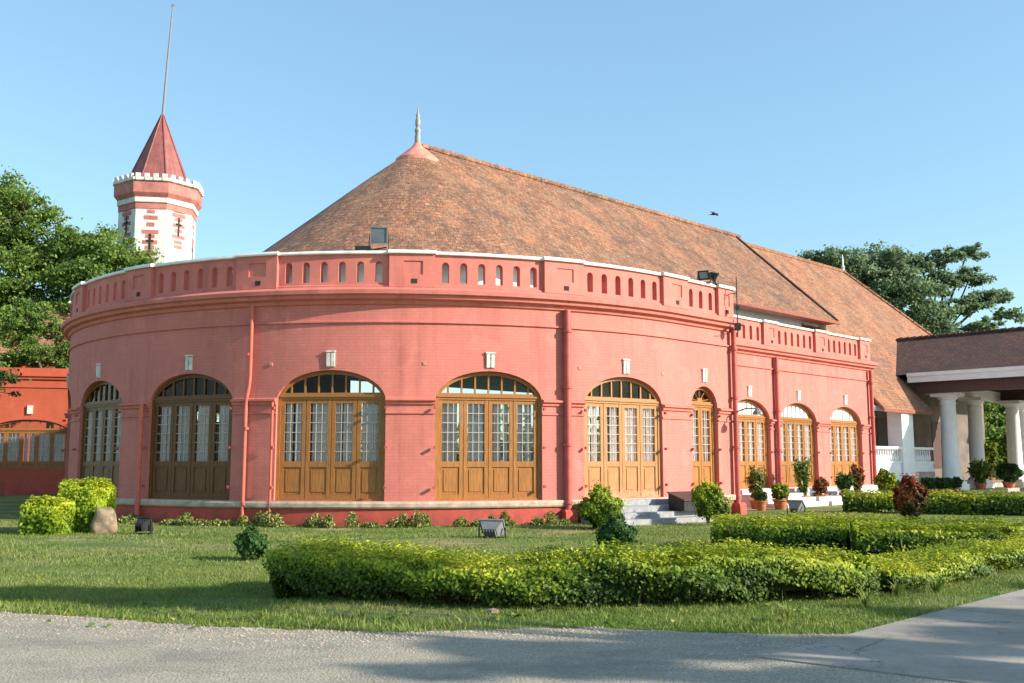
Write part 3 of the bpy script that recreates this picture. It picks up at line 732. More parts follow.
# ------------------------------------------------------------------ portico
PL = T(31, 14, 0)
por = thing('portico', 'white columned porte-cochere with dark brown tiled roof and white fascia', 'portico', PL)
tE0, tE1, zE, zP = 25.6, 36.4, 5.95, 8.40
rf = MB(); H = math.hypot(5.4, zP - zE)
oA, oB = 3.6, 21
for sg in (0, 1):
    te = (tE0, tE1)[sg]
    for j in range(8):
        v0, v1 = j / 8, (j + 1) / 8; f = lambda o_, v: T(te + (31 - te) * v, o_, zE + (zP - zE) * v)
        Q = [f(oB, v0), f(oA, v0), f(oA, v1), f(oB, v1)]; U = [(oB, v0 * H), (oA, v0 * H), (oA, v1 * H), (oB, v1 * H)]
        rf.q(Q if sg else Q[::-1], U if sg else U[::-1])
ro = rf.build('roof', 'roof3', por)
w = MB(); u = 4.6
while u < 20.8: w.tube([T(31, u, zP + .02), T(31, u + .36, zP + .05)], [.09, .12], 8); u += .37
w.build('ridge_tiles', 'roof3', ro)
w = MB(); w.tbox(tE0 - .06, tE0 + .12, 7.5, oB, zE - .42, zE + .03); w.tbox(tE0 - .14, tE0 - .06, 7.5, oB, zE - .12, zE + .05); w.tbox(tE1 - .12, tE1 + .06, 7.5, oB, zE - .42, zE + .03)
w.tbox(tE0 + .12, tE1 - .12, oB - .2, oB, zE - .42, zE + .02)
w.build('fascia', 'white', por)
w = MB(); w.tbox(tE0 + .35, tE0 + .7, 7.9, oB - .3, 4.98, zE - .2); w.tbox(tE1 - .7, tE1 - .35, 7.9, oB - .3, 4.98, zE - .2); w.tbox(tE0 + .1, tE1 - .1, 6.5, oB - .21, 5.56, 5.62)
w.build('boarded_soffit', 'brown', por)
w = MB(); w.tbox(tE0 + .7, tE1 - .7, 8.0, 8.35, 4.95, 5.5); w.build('beam', 'white', por)
w = MB(); w.q([T(31, oB - .1, zP - .1), T(tE0 + .1, oB - .1, zE), T(tE1 - .1, oB - .1, zE)]); w.build('gable', 'white', por)
w = MB(); w.tbox(26.0, 42, 5.1, 8.6, 0, .45); w.tbox(26, 36.2, 8.6, 9.9, 0, .2); w.build('floor', 'deck', por)
def ppier(t, o, s=.5):
    w = MB()
    for h, a, b in ((s + .2, 0, .5), (s + .12, .5, .62), (s + .2, 4.8, 4.975)): w.tbox(t - h, t + h, o - h, o + h, a + .002, b)
    w.lathe(T(t, o, 0), [(s + .12, .622), (s + .13, .68), (s + .04, .76), (s + .02, .84), (s, 1.6), (s - .05, 4.4), (s - .02, 4.44), (s - .02, 4.5), (s - .05, 4.52), (s - .05, 4.62), (s + .06, 4.70), (s + .14, 4.802)], 28)
    w.build('column', 'white', por, True)
for t, o in ((26.75, 8.95), (31.1, 8.6), (35.5, 9.0), (26.75, 13.6), (35.5, 13.6), (26.75, 19.5), (35.5, 19.5), (38.5, 8.6), (41.6, 8.6)): ppier(t, o, .41 if t < 30 else .38)

# ------------------------------------------------------------------ tower
TX, TY = -23.05, 62
tw = thing('tower', 'octagonal white and red brick tower with conical red roof and tall pole', 'tower', (TX, TY, 0))
ORO = math.radians(-90 - 13)    # azimuth (ccw from +X) of a vertex facing us
def octo(r, z, k, c=(TX, TY)):
    a = ORO + k * PI / 4 + 0; return (c[0] + r * math.cos(a), c[1] + r * math.sin(a), z)
def octband(mb, prof, nn=8):
    for (r0, z0), (r1, z1) in zip(prof[:-1], prof[1:]):
        for k_ in range(nn):
            P = [octo(r0, z0, k_), octo(r0, z0, k_ + 1), octo(r1, z1, k_ + 1), octo(r1, z1, k_)]
            if r1 < 1e-5: P = P[:3]
            mb.q(P)
RO = 2.42
w = MB(); octband(w, [(RO, 0), (RO, 17.35)]); w.build('shaft', 'towerwhite', tw)
w = MB(); octband(w, [(RO, 17.35), (RO + .04, 17.37), (RO + .05, 17.72), (RO + .1, 17.75)]); octband(w, [(RO + .12, 18.08), (RO + .3, 18.3), (RO + .34, 18.36), (RO + .36, 19.0), (RO + .2, 19.05)])
w.build('red_band', 'towerred', tw)
w = MB(); octband(w, [(RO + .1, 17.75), (RO + .13, 17.78), (RO + .13, 18.05), (RO + .12, 18.08)]); octband(w, [(RO + .2, 19.05), (RO + .42, 19.12), (RO + .42, 19.3), (RO + .1, 19.3), (RO - .1, 19.3)])
for k_ in range(8):
    A, B = Vector(octo(RO + .36, 19.3, k_)), Vector(octo(RO + .36, 19.3, k_ + 1)); e = (B - A); L = e.length; e.normalize()
    for i in range(4):
        c = A + e * (L * (i + .5) / 4); ang = math.atan2(e.y, e.x)
        w.box((c.x, c.y, 19.42), (L / 4 * .55, .16, .26), rz=ang); w.box((c.x, c.y, 19.18), (L / 4 * .4, .2, .16), rz=ang)
w.build('battlement', 'towerwhite', tw)
w = MB(); octband(w, [(RO - .35, 19.25), (RO - .5, 19.6), (.06, 24.3), (0, 24.3)]); ro = w.build('roof', 'towerroof', tw)
w = MB()
for k_ in range(8):
    w.tube([octo(RO - .48, 19.6, k_), octo(.07, 24.3, k_)], .045, 5)
    for f in (.25, .5, .75):
        a = Vector(octo(RO - .5, 19.62, k_)).lerp(Vector(octo(RO - .5, 19.62, k_ + 1)), f); w.tube([a, (TX, TY, 24.2)], .022, 4)
w.build('roof_seam', 'towerroof', ro)
w = MB(); w.tube([(TX, TY, 24.0), (TX + .17, TY, 28), (TX + .36, TY, 31.9)], [.09, .07, .045], 8); w.tube([(TX + .30, TY, 31.8), (TX + .42, TY, 31.95)], .08, 6); w.build('flagpole', 'pole', tw, True)
# quoins and cross loops on every face
wq = MB(); wd_ = MB()
def facebox(mb, k_, u0, u1, z0, z1, pr, base=0):
    A, B = Vector(octo(RO, 0, k_)), Vector(octo(RO, 0, k_ + 1)); e = (B - A).normalized(); nn = Vector((e.y, -e.x, 0)); c = (A + B) / 2
    P = []
    for z in (z0, z1):
        for u, r in ((u0, pr), (u1, pr), (u1, base - .05), (u0, base - .05)):
            p = c + e * u + nn * r; P.append((p.x, p.y, z))
    mb.hexa(P)
for k_ in range(8):
    zc = 16.35 if k_ % 2 == 1 else 15.1
    zc -= 0
    for zz in (zc, zc - 5, zc - 10):
        if zz < 3: continue
        for i, (dz, hh, hw_) in enumerate([(.78, .13, .50), (.5, .12, .28), (.12, .12, .45), (-.22, .12, .28), (-.6, .12, .50), (-.95, .12, .30), (-1.25, .12, .3)]):
            facebox(wq, k_, -hw_, hw_, zz + dz - hh, zz + dz + hh, .012)
        for dz in (1.25, 1.7, 2.1): facebox(wq, k_, -(.42 if dz == 1.7 else .24), (.42 if dz == 1.7 else .24), zz + dz - .13, min(17.3, zz + dz + .13), .013)
        facebox(wd_, k_, -.07, .07, zz - .55, zz + .65, .02); facebox(wd_, k_, -.22, .22, zz + .12, zz + .27, .022)
wq.build('quoins', 'towerred', tw); wd_.build('loophole', 'dark', tw)

# ------------------------------------------------------------------ left wing building
LB = (-25, 51.4, 0)
lb = thing('left_building', 'low orange-red building with a wide arched window and tiled roof, left of the round front', 'building', (LB[0] * .915, LB[1] * .915, 0))
la = .25; e_ = Vector((math.cos(la), math.sin(la), 0)); n_ = Vector((math.sin(la), -math.cos(la), 0))
LK = .915
def lmap(s, z, r): p = (Vector(LB) + e_ * s + n_ * r) * LK; return (p.x, p.y, 1.6 + (z - 1.6) * LK)
wins = [(-.35, 1.95, 1.25, 3.1, .68, 18), (-6.5, 1.95, 1.25, 3.1, .68, 18)]
w = MB(); wall(w, lmap, -14, 8, -.3, 6.0, wins, thick=.4); w.build('wall', 'orange', lb)
w = MB(); w.sweep(lmap, -14, 8, [(-.3, 5.86), (.1, 5.9), (.12, 6.0), (.2, 6.05), (.2, 6.14), (.05, 6.18), (.05, 6.5), (-.3, 6.51)]); w.sweep(lmap, -14, 8, [(-.02, 5.45), (.06, 5.46), (.06, 5.52), (-.02, 5.54)])
for a, b in ((-14, -8.45), (-4.55, -2.3), (1.6, 8)): w.sweep(lmap, a, b, [(-.02, 3.0), (.08, 3.02), (.1, 3.12), (-.02, 3.15)])
w.build('cornice', 'orange', lb)
w = MB(); w.sweep(lmap, -14, 8, [(.1, -.2), (.1, .5), (-.01, .52), (-.01, -.2)]); w.build('plinth', 'plinth', lb)
_k = kit(1.95, 3.1, .68, 5, 'wood')
# this building's openings start higher: shift the kit up
for c in (-.35, -6.5):
    p = lmap(c, 0, -.2); M = Matrix.Translation(p) @ Matrix.Rotation(la, 4, 'Z') @ Matrix.Scale(LK, 4)
    place(_k, M, lb)
    w = MB(); w.sweep(lmap, c - .13, c + .13, [(-.01, 4.05), (.1, 4.07), (.12, 4.5), (-.01, 4.52)]); w.build('keystone', 'stonewhite', lb)
rf = MB()
A = [lmap(-6, 7.5, -6), lmap(3.5, 7.5, -6), lmap(3.5, 7.5, -14), lmap(-6, 7.5, -14)]; Rg = [lmap(-.4, 11.9, -10), lmap(1.0, 11.9, -10)]
for P in ([A[0], A[1], Rg[1], Rg[0]], [A[1], A[2], Rg[1]], [A[2], A[3], Rg[0], Rg[1]], [A[3], A[0], Rg[0]]):
    U = [(0, 0), (14, 0), (8, 6), (5, 6)] if len(P) == 4 else [(0, 0), (10, 0), (5, 6)]
    rf.q(P, U)
rf.build('roof', 'roof2', lb)
w = MB()
for a, b in (((-5.6, -6.4), (3.1, -6.4)), ((3.1, -6.4), (3.1, -13.6)), ((3.1, -13.6), (-5.6, -13.6)), ((-5.6, -13.6), (-5.6, -6.4))): w.q([lmap(a[0], 0, a[1]), lmap(b[0], 0, b[1]), lmap(b[0], 7.6, b[1]), lmap(a[0], 7.6, a[1])])
w.build('rear_wall', 'orange', lb)

# ------------------------------------------------------------------ foliage
def leafmesh(name, cen, size, mat, parent=None, up=.35, nrm=None, M=None, long=1.6, fold=.25, rn=None):
    """One pointed, folded leaf per centre."""
    cen = np.asarray(cen, dtype=float); n = len(cen)
    v = rng.normal(size=(n, 3)); v /= np.linalg.norm(v, axis=1)[:, None]
    if nrm is not None: v = v * .8 + nrm
    v[:, 2] += up; v /= np.linalg.norm(v, axis=1)[:, None]
    a = np.cross(v, rng.normal(size=(n, 3))); a /= np.linalg.norm(a, axis=1)[:, None] + 1e-9; b = np.cross(v, a)
    sz = (np.asarray(size) * rng.uniform(.6, 1.4, n))[:, None] if np.ndim(size) == 0 else np.asarray(size)[:, None] * rng.uniform(.6, 1.4, n)[:, None]
    V = np.empty((n, 4, 3))
    V[:, 0] = cen - a * sz * long / 2; V[:, 1] = cen + b * sz / 2 + v * sz * fold; V[:, 2] = cen + a * sz * long / 2; V[:, 3] = cen - b * sz / 2 + v * sz * fold
    F = np.arange(n * 4).reshape(n, 4)
    return rawmesh(name, V.reshape(-1, 3), F, np.repeat(rng.random(n) if rn is None else rn, 4), mat, parent, M)
def rawmesh(name, V, F, rnd, mat, parent=None, M=None):
    me = bpy.data.meshes.new(name); nv, nf, k_ = len(V), len(F), F.shape[1]
    me.vertices.add(nv); me.vertices.foreach_set('co', V.astype(np.float32).ravel())
    me.loops.add(nf * k_); me.loops.foreach_set('vertex_index', F.astype(np.int32).ravel())
    me.polygons.add(nf); me.polygons.foreach_set('loop_start', np.arange(0, nf * k_, k_, dtype=np.int32))
    me.update(calc_edges=True); me.validate()
    at = me.attributes.new('rnd', 'FLOAT', 'POINT'); at.data.foreach_set('value', rnd.astype(np.float32))
    me.materials.append(MAT[mat]); return link(name, me, parent, M)
def ball(n):
    v = rng.normal(size=(n, 3)); v /= np.linalg.norm(v, axis=1)[:, None]; return v * (rng.random(n) ** (1 / 3))[:, None]
def tree(name, label, base, trunk_top, clumps, nleaf, size, mat='leaf_tree', rad=.35, cat='tree', group=None, sub=16):
    o = thing(name, label, cat, base, group)
    b = Vector(base); tt = Vector(trunk_top); w = MB()
    w.tube([b - Vector((0, 0, .2)), b.lerp(tt, .08), b.lerp(tt, .5) + Vector((random.uniform(-.3, .3), random.uniform(-.3, .3), 0)), tt], [rad * 1.5, rad, rad * .8, rad * .6], 10)
    w.build('trunk', 'bark', o, True)
    w = MB(); allp = []
    vol = sum(c[3] * c[4] * c[5] for c in clumps)
    for (x, y, z, rx, ry, rz) in clumps:
        c = Vector((x, y, z)); mid = tt.lerp(c, .5) + Vector((random.uniform(-.5, .5), random.uniform(-.5, .5), random.uniform(-.2, .6)))
        w.tube([tt, mid, c], [rad * .45, rad * .25, rad * .12], 6)
        ns = max(8, int(sub * (rx * ry * rz) ** (1 / 3) * 1.8)); nl = int(nleaf * rx * ry * rz / vol)
        d = rng.normal(size=(ns, 3)); d /= np.linalg.norm(d, axis=1)[:, None]
        sc = d * rng.uniform(.25, 1.12, ns)[:, None] * np.array([rx, ry, rz]) + np.array([x, y, z])
        for q in sc[:: 2]: w.tube([c, (q[0], q[1], q[2])], [rad * .12, rad * .04], 4, False)
        sr = rng.uniform(.25, .75, ns) * (rx * ry * rz) ** (1 / 3) * .6
        idx = rng.integers(0, ns, nl)
        g_ = rng.normal(size=(nl, 3)) * .5; g_[:, 2] *= .6
        allp.append(sc[idx] + g_ * sr[idx][:, None])
    w.build('limbs', 'bark', o)
    leafmesh('crown', np.concatenate(allp), size, mat, o, up=.5)
    return o
# trees behind on the left
tree('broad_tree', 'tall loose green tree at the far left edge behind the low orange building', (-31, 57, 0), (-30.5, 57, 8),
     [(-31.3, 57, 17.2, 2.6, 2.5, 1.6), (-28.6, 56, 15.9, 2.0, 2, 1.3), (-29.6, 57, 14.2, 2.4, 2, 1.2), (-31, 56, 11.6, 2.2, 2, 1.6), (-30.5, 55, 8.6, 2.4, 2, 1.5), (-33, 57, 14, 2.6, 2, 2.5), (-29.6, 56, 9.9, 2.0, 1.8, 1.2), (-27.6, 56.5, 10.8, 1.6, 1.5, 1.0), (-31, 56, 15.4, 2, 2, 1.2), (-28.2, 55.5, 13.2, 1.8, 1.6, 1.0), (-29.2, 55.5, 11.6, 1.9, 1.6, 1.1)], 60000, .125)
tree('broad_tree', 'bushy green tree between the low orange building and the octagonal tower', (-25, 57.5, 0), (-25, 57.5, 7.5),
     [(-25.6, 57, 14.2, 2.0, 2, 1.2), (-23.4, 56.5, 13.6, 1.9, 1.8, 1.0), (-27.2, 57, 12.9, 1.5, 1.8, 1.0), (-24.4, 56, 11.8, 2.6, 2, 1.2), (-26.2, 56, 10.1, 1.7, 2, 1.1), (-23.6, 56, 9.8, 2.2, 2, 1.4), (-21.6, 57, 12.6, 1.3, 1.3, .9), (-27.6, 55, 7.6, 2.2, 1.5, 1.1), (-24.5, 55.5, 8.0, 2.2, 1.5, 1.1)], 58000, .12)
tree('low_tree', 'yellowish green low tree rising just above the orange building cornice', (-23.5, 49.6, 0), (-23.5, 49.6, 4.8),
     [(-25.4, 49.5, 8.3, 1.3, 1.3, .9), (-24.2, 49.5, 7.0, 1.5, 1.2, .8), (-22.3, 50, 7.2, 1.3, 1.1, .9), (-25.6, 49.3, 6.3, 1.3, 1.2, .8), (-21.6, 50.4, 8.2, .8, .8, .8), (-22.6, 50, 6.0, 1.5, 1, .5), (-23.6, 49.8, 8.4, 1.2, 1, .7), (-25, 49.5, 9.3, 1.1, 1, .6)], 24000, .09, 'leaf_tree', .25)
tree('shade_tree', 'dark leafy branch hanging in from the left frame edge before the orange building', (-27.5, 41, 0), (-26, 41, 5.5),
     [(-22.6, 40, 5.0, 2.3, 1.6, .55), (-21.6, 39.6, 4.5, 1.3, 1.2, .4), (-26, 41, 7, 2, 2, 1.6)], 11000, .10, 'leaf_dark', .25)
# trees on the right behind the roofs
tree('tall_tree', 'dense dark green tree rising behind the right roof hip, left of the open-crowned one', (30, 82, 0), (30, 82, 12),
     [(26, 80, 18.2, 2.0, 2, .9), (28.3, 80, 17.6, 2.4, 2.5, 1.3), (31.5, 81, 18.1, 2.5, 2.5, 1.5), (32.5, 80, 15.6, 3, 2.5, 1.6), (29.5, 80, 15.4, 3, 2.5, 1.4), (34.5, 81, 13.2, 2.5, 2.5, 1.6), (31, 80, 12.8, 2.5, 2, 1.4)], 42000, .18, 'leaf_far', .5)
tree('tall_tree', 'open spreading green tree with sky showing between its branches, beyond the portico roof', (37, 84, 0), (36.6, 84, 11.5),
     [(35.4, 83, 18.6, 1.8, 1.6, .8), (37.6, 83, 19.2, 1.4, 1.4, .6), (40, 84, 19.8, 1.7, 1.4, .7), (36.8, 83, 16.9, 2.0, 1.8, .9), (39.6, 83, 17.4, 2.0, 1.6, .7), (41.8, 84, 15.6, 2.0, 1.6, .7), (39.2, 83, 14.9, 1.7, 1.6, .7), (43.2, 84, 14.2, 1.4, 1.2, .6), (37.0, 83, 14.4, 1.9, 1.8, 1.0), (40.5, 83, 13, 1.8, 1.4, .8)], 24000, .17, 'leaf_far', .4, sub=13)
tree('garden_tree', 'leafy green tree seen between the portico columns, nearer one', (33, 66, 0), (33, 66, 2.5),
     [(31.5, 66, 4.5, 2.6, 2, 2.2), (35, 66, 5.2, 3, 2, 2.6), (38.5, 66, 4.5, 2.6, 2, 2.4), (33.5, 66, 2.2, 3.5, 1.5, 1.6)], 24000, .16, 'leaf_tree', .25)
tree('garden_tree', 'leafy green tree seen between the portico columns, farther one', (44, 72, 0), (44, 72, 3),
     [(41, 72, 5.5, 3.4, 2, 3), (46, 72, 6.2, 3.6, 2, 3.2), (50, 72, 4.8, 3, 2, 2.6), (44, 72, 2.4, 4.5, 1.5, 2)], 20000, .2, 'leaf_tree', .3)
P = []
for i in range(260):
    x = -230 + 520 * i / 260 + random.uniform(-2, 2); y = 165 + 12 * math.sin(i * .13) + random.uniform(-6, 6); q = rng.normal(size=(170, 3)) * [2.6, 2, random.uniform(1.6, 2.8)] + [x, y, 0]; q[:, 2] = np.abs(q[:, 2]) * random.uniform(1.2, 2.2); P.append(q)
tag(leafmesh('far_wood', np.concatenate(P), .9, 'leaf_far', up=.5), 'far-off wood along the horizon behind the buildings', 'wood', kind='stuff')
# trees across the road, outside the frame on the right, whose shadows lie on lawn and road
TS = math.tan(SUN_EL); sxx, syy = math.sin(SUN_AZ), math.cos(SUN_AZ)
def over(gx, gy, z, a=1.1, b=.5, c=.4): return (gx + sxx * z / TS, gy + syy * z / TS, z, a, b, c)
for i, (bx, by, hh, patches) in enumerate([
        (14.5, 4.0, 6.5, [(-4.6, 12.0, 8.2, 1.3, .55, .4), (-2.9, 11.7, 8.0, 1.2, .4, .35), (-6.6, 11.8, 8.6, 1.3, .45, .35), (-3.7, 11.3, 8.3, 1.1, .35, .3), (-5.6, 12.3, 8.4, 1.2, .35, .3)]),
        (21.5, 2.6, 7.5, [(.9, 8.5, 9.2, 1.0, .4, .35), (2.2, 8.9, 9, 1.1, .3, .3), (.5, 7.7, 9.5, 1.0, .35, .3), (2.6, 7.6, 9, 1.2, .3, .35), (3.4, 8.6, 9.2, .9, .25, .3)]),
        (27, 4.5, 8.5, [(5.2, 10.3, 10, 1.5, .6, .4), (7.6, 10.9, 10.5, 1.6, .7, .5), (4.4, 9.2, 10, 1.2, .3, .3), (9.6, 13.6, 10, 1.4, .5, .4), (8, 12.6, 10.3, 1.2, .3, .3)])]):
    cl = [over(*q) for q in patches]
    tree('roadside_tree', ['roadside tree nearest the camera', 'middle roadside tree', 'roadside tree nearest the drive'][i] + ', beyond the right edge of the picture', (bx, by, 0), (bx, by, hh - 2.0), cl, 20000, .16, 'leaf_tree', .2)

def noise1(x, seed, f=1.0):
    k_ = [(1.0, 1.0), (2.3, .55), (5.1, .35), (11.3, .2)]
    return sum(a * np.sin(x * f * q + seed * (i + 1) * 1.7) for i, (q, a) in enumerate(k_)) / 1.6
def hedge(label, poly, w, h, n, size, mat='leaf_hedge', group=None, name='hedge', shoots=.12, cat='hedge', rough=.1, thin=.0):
    o = thing(name, label, cat, (poly[0][0], poly[0][1], 0), group)
    P_ = np.array(poly, float); d_ = np.r_[0, np.cumsum(np.hypot(*np.diff(P_, axis=0).T))]
    if len(poly) > 2:      # round the corners of the run
        co = [np.polyfit(d_, P_[:, k_], min(len(poly) - 1, 4)) for k_ in (0, 1)]
        u_ = np.linspace(0, d_[-1], 60); C_ = np.stack([np.polyval(co[0], u_), np.polyval(co[1], u_)], 1)
    else: u_ = np.linspace(0, d_[-1], 60); C_ = np.stack([np.interp(u_, d_, P_[:, k_]) for k_ in (0, 1)], 1)
    L = d_[-1]; Tn = np.gradient(C_, axis=0); Tn /= np.linalg.norm(Tn, axis=1)[:, None]
    sd = rng.uniform(0, 6)
    def pos(u, c, z):
        x = np.interp(u, u_, C_[:, 0]); y = np.interp(u, u_, C_[:, 1]); tx = np.interp(u, u_, Tn[:, 0]); ty = np.interp(u, u_, Tn[:, 1])
        return np.stack([x - ty * c, y + tx * c, z], 1), np.stack([tx, ty], 1)
    per = 2 * h + w; u = rng.random(n) * L; q = rng.random(n) * per
    left = q < h; top = (q >= h) & (q < h + w); right = ~left & ~top
    zf = np.where(left, q / h, np.where(right, (q - h - w) / h, 1.0))
    if thin: zf = np.where(top, 1, zf ** (1 / (1 + thin)))       # fewer leaves low down, bare stems show
    cf = np.where(top, (q - h) / w * 2 - 1, np.where(left, -1.0, 1.0))
    H_ = h * (1 + rough * noise1(u, sd, 1.4) + rough * .6 * noise1(cf * w + u * .7, sd + 2, 3.1))
    Wd = w / 2 * (1 + rough * 1.1 * noise1(u + zf * .9, sd + 4, 1.9) + rough * .8 * noise1(zf * 3 + u * 2.3, sd + 5, 1.3))
    bul = np.where(top, 1, .86 + .2 * np.sin(np.clip(zf, 0, 1) * PI * .8)); dep = np.where(rng.random(n) < .2, -rng.random(n) ** 1.5 * .13, np.abs(rng.normal(size=n)) * .075)
    sh = np.clip((np.abs(cf) - .72) / .28, 0, 1) ** 2
    c = cf * (Wd * bul - np.where(top, 0, dep)); z = zf * H_ - np.where(top, dep + sh * .09, 0)
    P, tn = pos(u, c, z)
    hole = noise1(u * 3.1 + zf * 2.0, sd + 11) + noise1(zf * 6 + u * 1.7, sd + 12) + rng.normal(size=n) * .22
    low = hole > .42 + zf ** 1.3 * 1.5
    Nn = np.stack([-tn[:, 1] * cf * ~top, tn[:, 0] * cf * ~top, np.where(top, 1.0, .25)], 1)
    P = P[~low]; Nn = Nn[~low]; zf = zf[~low]
    ne = int(n * w / (L * 2 + w)); ce = rng.uniform(-w / 2, w / 2, ne * 2); ze = rng.random(ne * 2) * h; side = np.r_[np.zeros(ne), np.ones(ne)]
    ue = np.where(side > 0, L, 0) + (side * 2 - 1) * (.06 * noise1(ce * 3 + ze * 5, sd) - np.abs(rng.normal(size=ne * 2)) * .06 - .10 * (np.abs(ce) / (w / 2)) ** 3)
    PE, te = pos(np.clip(ue, 0, L), ce, ze); PE[:, :2] += te * (ue - np.clip(ue, 0, L))[:, None]
    NE = np.concatenate([te * (side * 2 - 1)[:, None], np.full((ne * 2, 1), .2)], 1)
    P = np.concatenate([P, PE]); Nn = np.concatenate([Nn, NE]); zr = np.concatenate([zf, ze / h])
    # shoots standing above the clipped surface, in uneven groups
    ns = int(L * w * 60 * shoots / .12); us = rng.random(ns) * L; cs_ = rng.uniform(-.5, .5, ns) * w
    amp = np.clip(.6 + .7 * noise1(us * 2.2 + cs_ * 3, sd + 7), .1, 1.6) * rng.uniform(.3, 1.1, ns) * shoots; m_ = 8
    tz = np.tile(np.linspace(0, 1, m_), (ns, 1)); Hs = h * (1 + rough * noise1(us, sd, 1.4) + rough * .6 * noise1(cs_ + us * .7, sd + 2, 3.1))
    ln = rng.normal(size=(ns, 2)) * .35
    SP, _ = pos(np.repeat(us, m_), np.repeat(cs_, m_), (Hs[:, None] + tz * amp[:, None] - .03).ravel())
    SP[:, 0] += (tz * amp[:, None] * ln[:, :1]).ravel(); SP[:, 1] += (tz * amp[:, None] * ln[:, 1:]).ravel(); SP += rng.normal(size=SP.shape) * .012
    P = np.concatenate([P, SP]); Nn = np.concatenate([Nn, rng.normal(size=SP.shape) * .4]); zr = np.concatenate([zr, np.full(len(SP), 1.15)])
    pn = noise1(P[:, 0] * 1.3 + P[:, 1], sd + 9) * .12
    rn = np.clip(rng.random(len(P)) * .38 + np.clip(zr, 0, 1.2) ** 3 * .50 + pn * 1.2, 0, 1)  # yellow new shoots on top; lower leaves darkened, face shade put into the colour
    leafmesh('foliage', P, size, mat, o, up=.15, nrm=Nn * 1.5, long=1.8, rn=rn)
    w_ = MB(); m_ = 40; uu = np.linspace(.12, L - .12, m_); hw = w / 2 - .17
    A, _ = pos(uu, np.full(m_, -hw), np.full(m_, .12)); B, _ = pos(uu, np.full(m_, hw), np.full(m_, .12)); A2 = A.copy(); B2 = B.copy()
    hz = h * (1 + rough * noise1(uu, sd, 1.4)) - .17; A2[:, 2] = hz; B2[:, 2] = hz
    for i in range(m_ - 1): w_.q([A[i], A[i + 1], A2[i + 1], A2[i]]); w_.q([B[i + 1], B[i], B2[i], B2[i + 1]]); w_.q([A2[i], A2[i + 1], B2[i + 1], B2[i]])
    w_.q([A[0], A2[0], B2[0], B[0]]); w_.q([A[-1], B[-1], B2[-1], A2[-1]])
    k_ = int(L * 26); Q, _ = pos(rng.random(k_) * L, rng.uniform(-.46, .46, k_) * w, np.full(k_, -.02))
    for q_ in Q: w_.tube([tuple(q_), (q_[0] + random.uniform(-.1, .1), q_[1] + random.uniform(-.1, .1), h * .7)], [.011, .006], 4, False)
    w_.build('stems', 'leaf_core', o)
    return o
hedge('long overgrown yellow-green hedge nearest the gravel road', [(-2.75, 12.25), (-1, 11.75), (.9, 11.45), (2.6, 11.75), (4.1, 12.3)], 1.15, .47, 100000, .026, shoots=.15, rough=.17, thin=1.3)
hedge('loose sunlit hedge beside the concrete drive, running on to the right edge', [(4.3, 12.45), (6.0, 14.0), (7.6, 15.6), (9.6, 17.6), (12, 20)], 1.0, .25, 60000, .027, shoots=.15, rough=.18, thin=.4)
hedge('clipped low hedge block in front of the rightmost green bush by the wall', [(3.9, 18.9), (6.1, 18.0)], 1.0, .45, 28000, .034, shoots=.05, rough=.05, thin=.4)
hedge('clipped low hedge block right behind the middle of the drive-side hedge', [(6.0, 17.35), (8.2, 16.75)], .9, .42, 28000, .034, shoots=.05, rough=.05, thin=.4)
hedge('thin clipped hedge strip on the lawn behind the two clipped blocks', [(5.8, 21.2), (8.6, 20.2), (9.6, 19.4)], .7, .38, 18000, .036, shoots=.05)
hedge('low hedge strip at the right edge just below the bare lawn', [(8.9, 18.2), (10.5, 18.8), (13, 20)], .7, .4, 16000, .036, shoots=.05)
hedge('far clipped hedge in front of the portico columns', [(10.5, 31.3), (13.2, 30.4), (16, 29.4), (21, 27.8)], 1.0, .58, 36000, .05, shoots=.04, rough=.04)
hedge('taller block of the cut yellow-green hedge beside the beige boulder', [(-10.2, 22.9), (-9.45, 22.8)], .9, .98, 24000, .045, 'leaf_yg', shoots=.08, rough=.12)
hedge('lower block of the cut yellow-green hedge at the left wall end', [(-10.7, 22.0), (-9.85, 21.95)], .8, .68, 18000, .045, 'leaf_yg', shoots=.08, rough=.12)

def bush(label, c, r, n, size, mat, name='bush', cat='bush', group=None, zc=None, pot=None):
    o = thing(name, label, cat, c, group); zc = r[2] if zc is None else zc
    d = rng.normal(size=(n, 3)); d /= np.linalg.norm(d, axis=1)[:, None]
    lum = 1 + .28 * np.sin(d[:, 0] * 5 + c[0]) * np.sin(d[:, 2] * 4 + c[1]) + .14 * np.sin(d[:, 1] * 7 + c[0]) + .1 * np.sin(d[:, 0] * 13 + d[:, 2] * 11)
    rr = (1 - np.abs(rng.normal(size=n)) * .22 + (rng.random(n) < .12) * rng.random(n) * .3) * lum
    P = d * rr[:, None] * np.array(r) + np.array([c[0], c[1], c[2] + zc])
    keep = P[:, 2] > c[2] + .01
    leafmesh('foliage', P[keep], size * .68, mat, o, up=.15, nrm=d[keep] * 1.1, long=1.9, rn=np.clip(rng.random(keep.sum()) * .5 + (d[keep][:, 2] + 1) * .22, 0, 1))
    w = MB()
    for _ in range(9):
        a = random.uniform(0, 6.28); q = random.uniform(.2, .7)
        w.tube([(c[0], c[1], c[2] - .02), (c[0] + r[0] * q * math.cos(a), c[1] + r[1] * q * math.sin(a), c[2] + zc * 1.1)], [.02, .008], 5, False)
    w.build('stems', 'barklight', o)
    return o
bush('small round dark bush alone on the left lawn', (-4.25, 16.2, 0), (.23, .23, .24), 6080, .04, 'leaf_dark', zc=.24)
bush('small round dark green bush behind the long front hedge', (1.88, 17.7, 0), (.32, .30, .29), 7980, .045, 'leaf_dark', zc=.3)
bush('bright green round bush left of the grey steps', (2.15, 23.6, 0), (.48, .46, .42), 15200, .055, 'leaf_hedge', zc=.48)
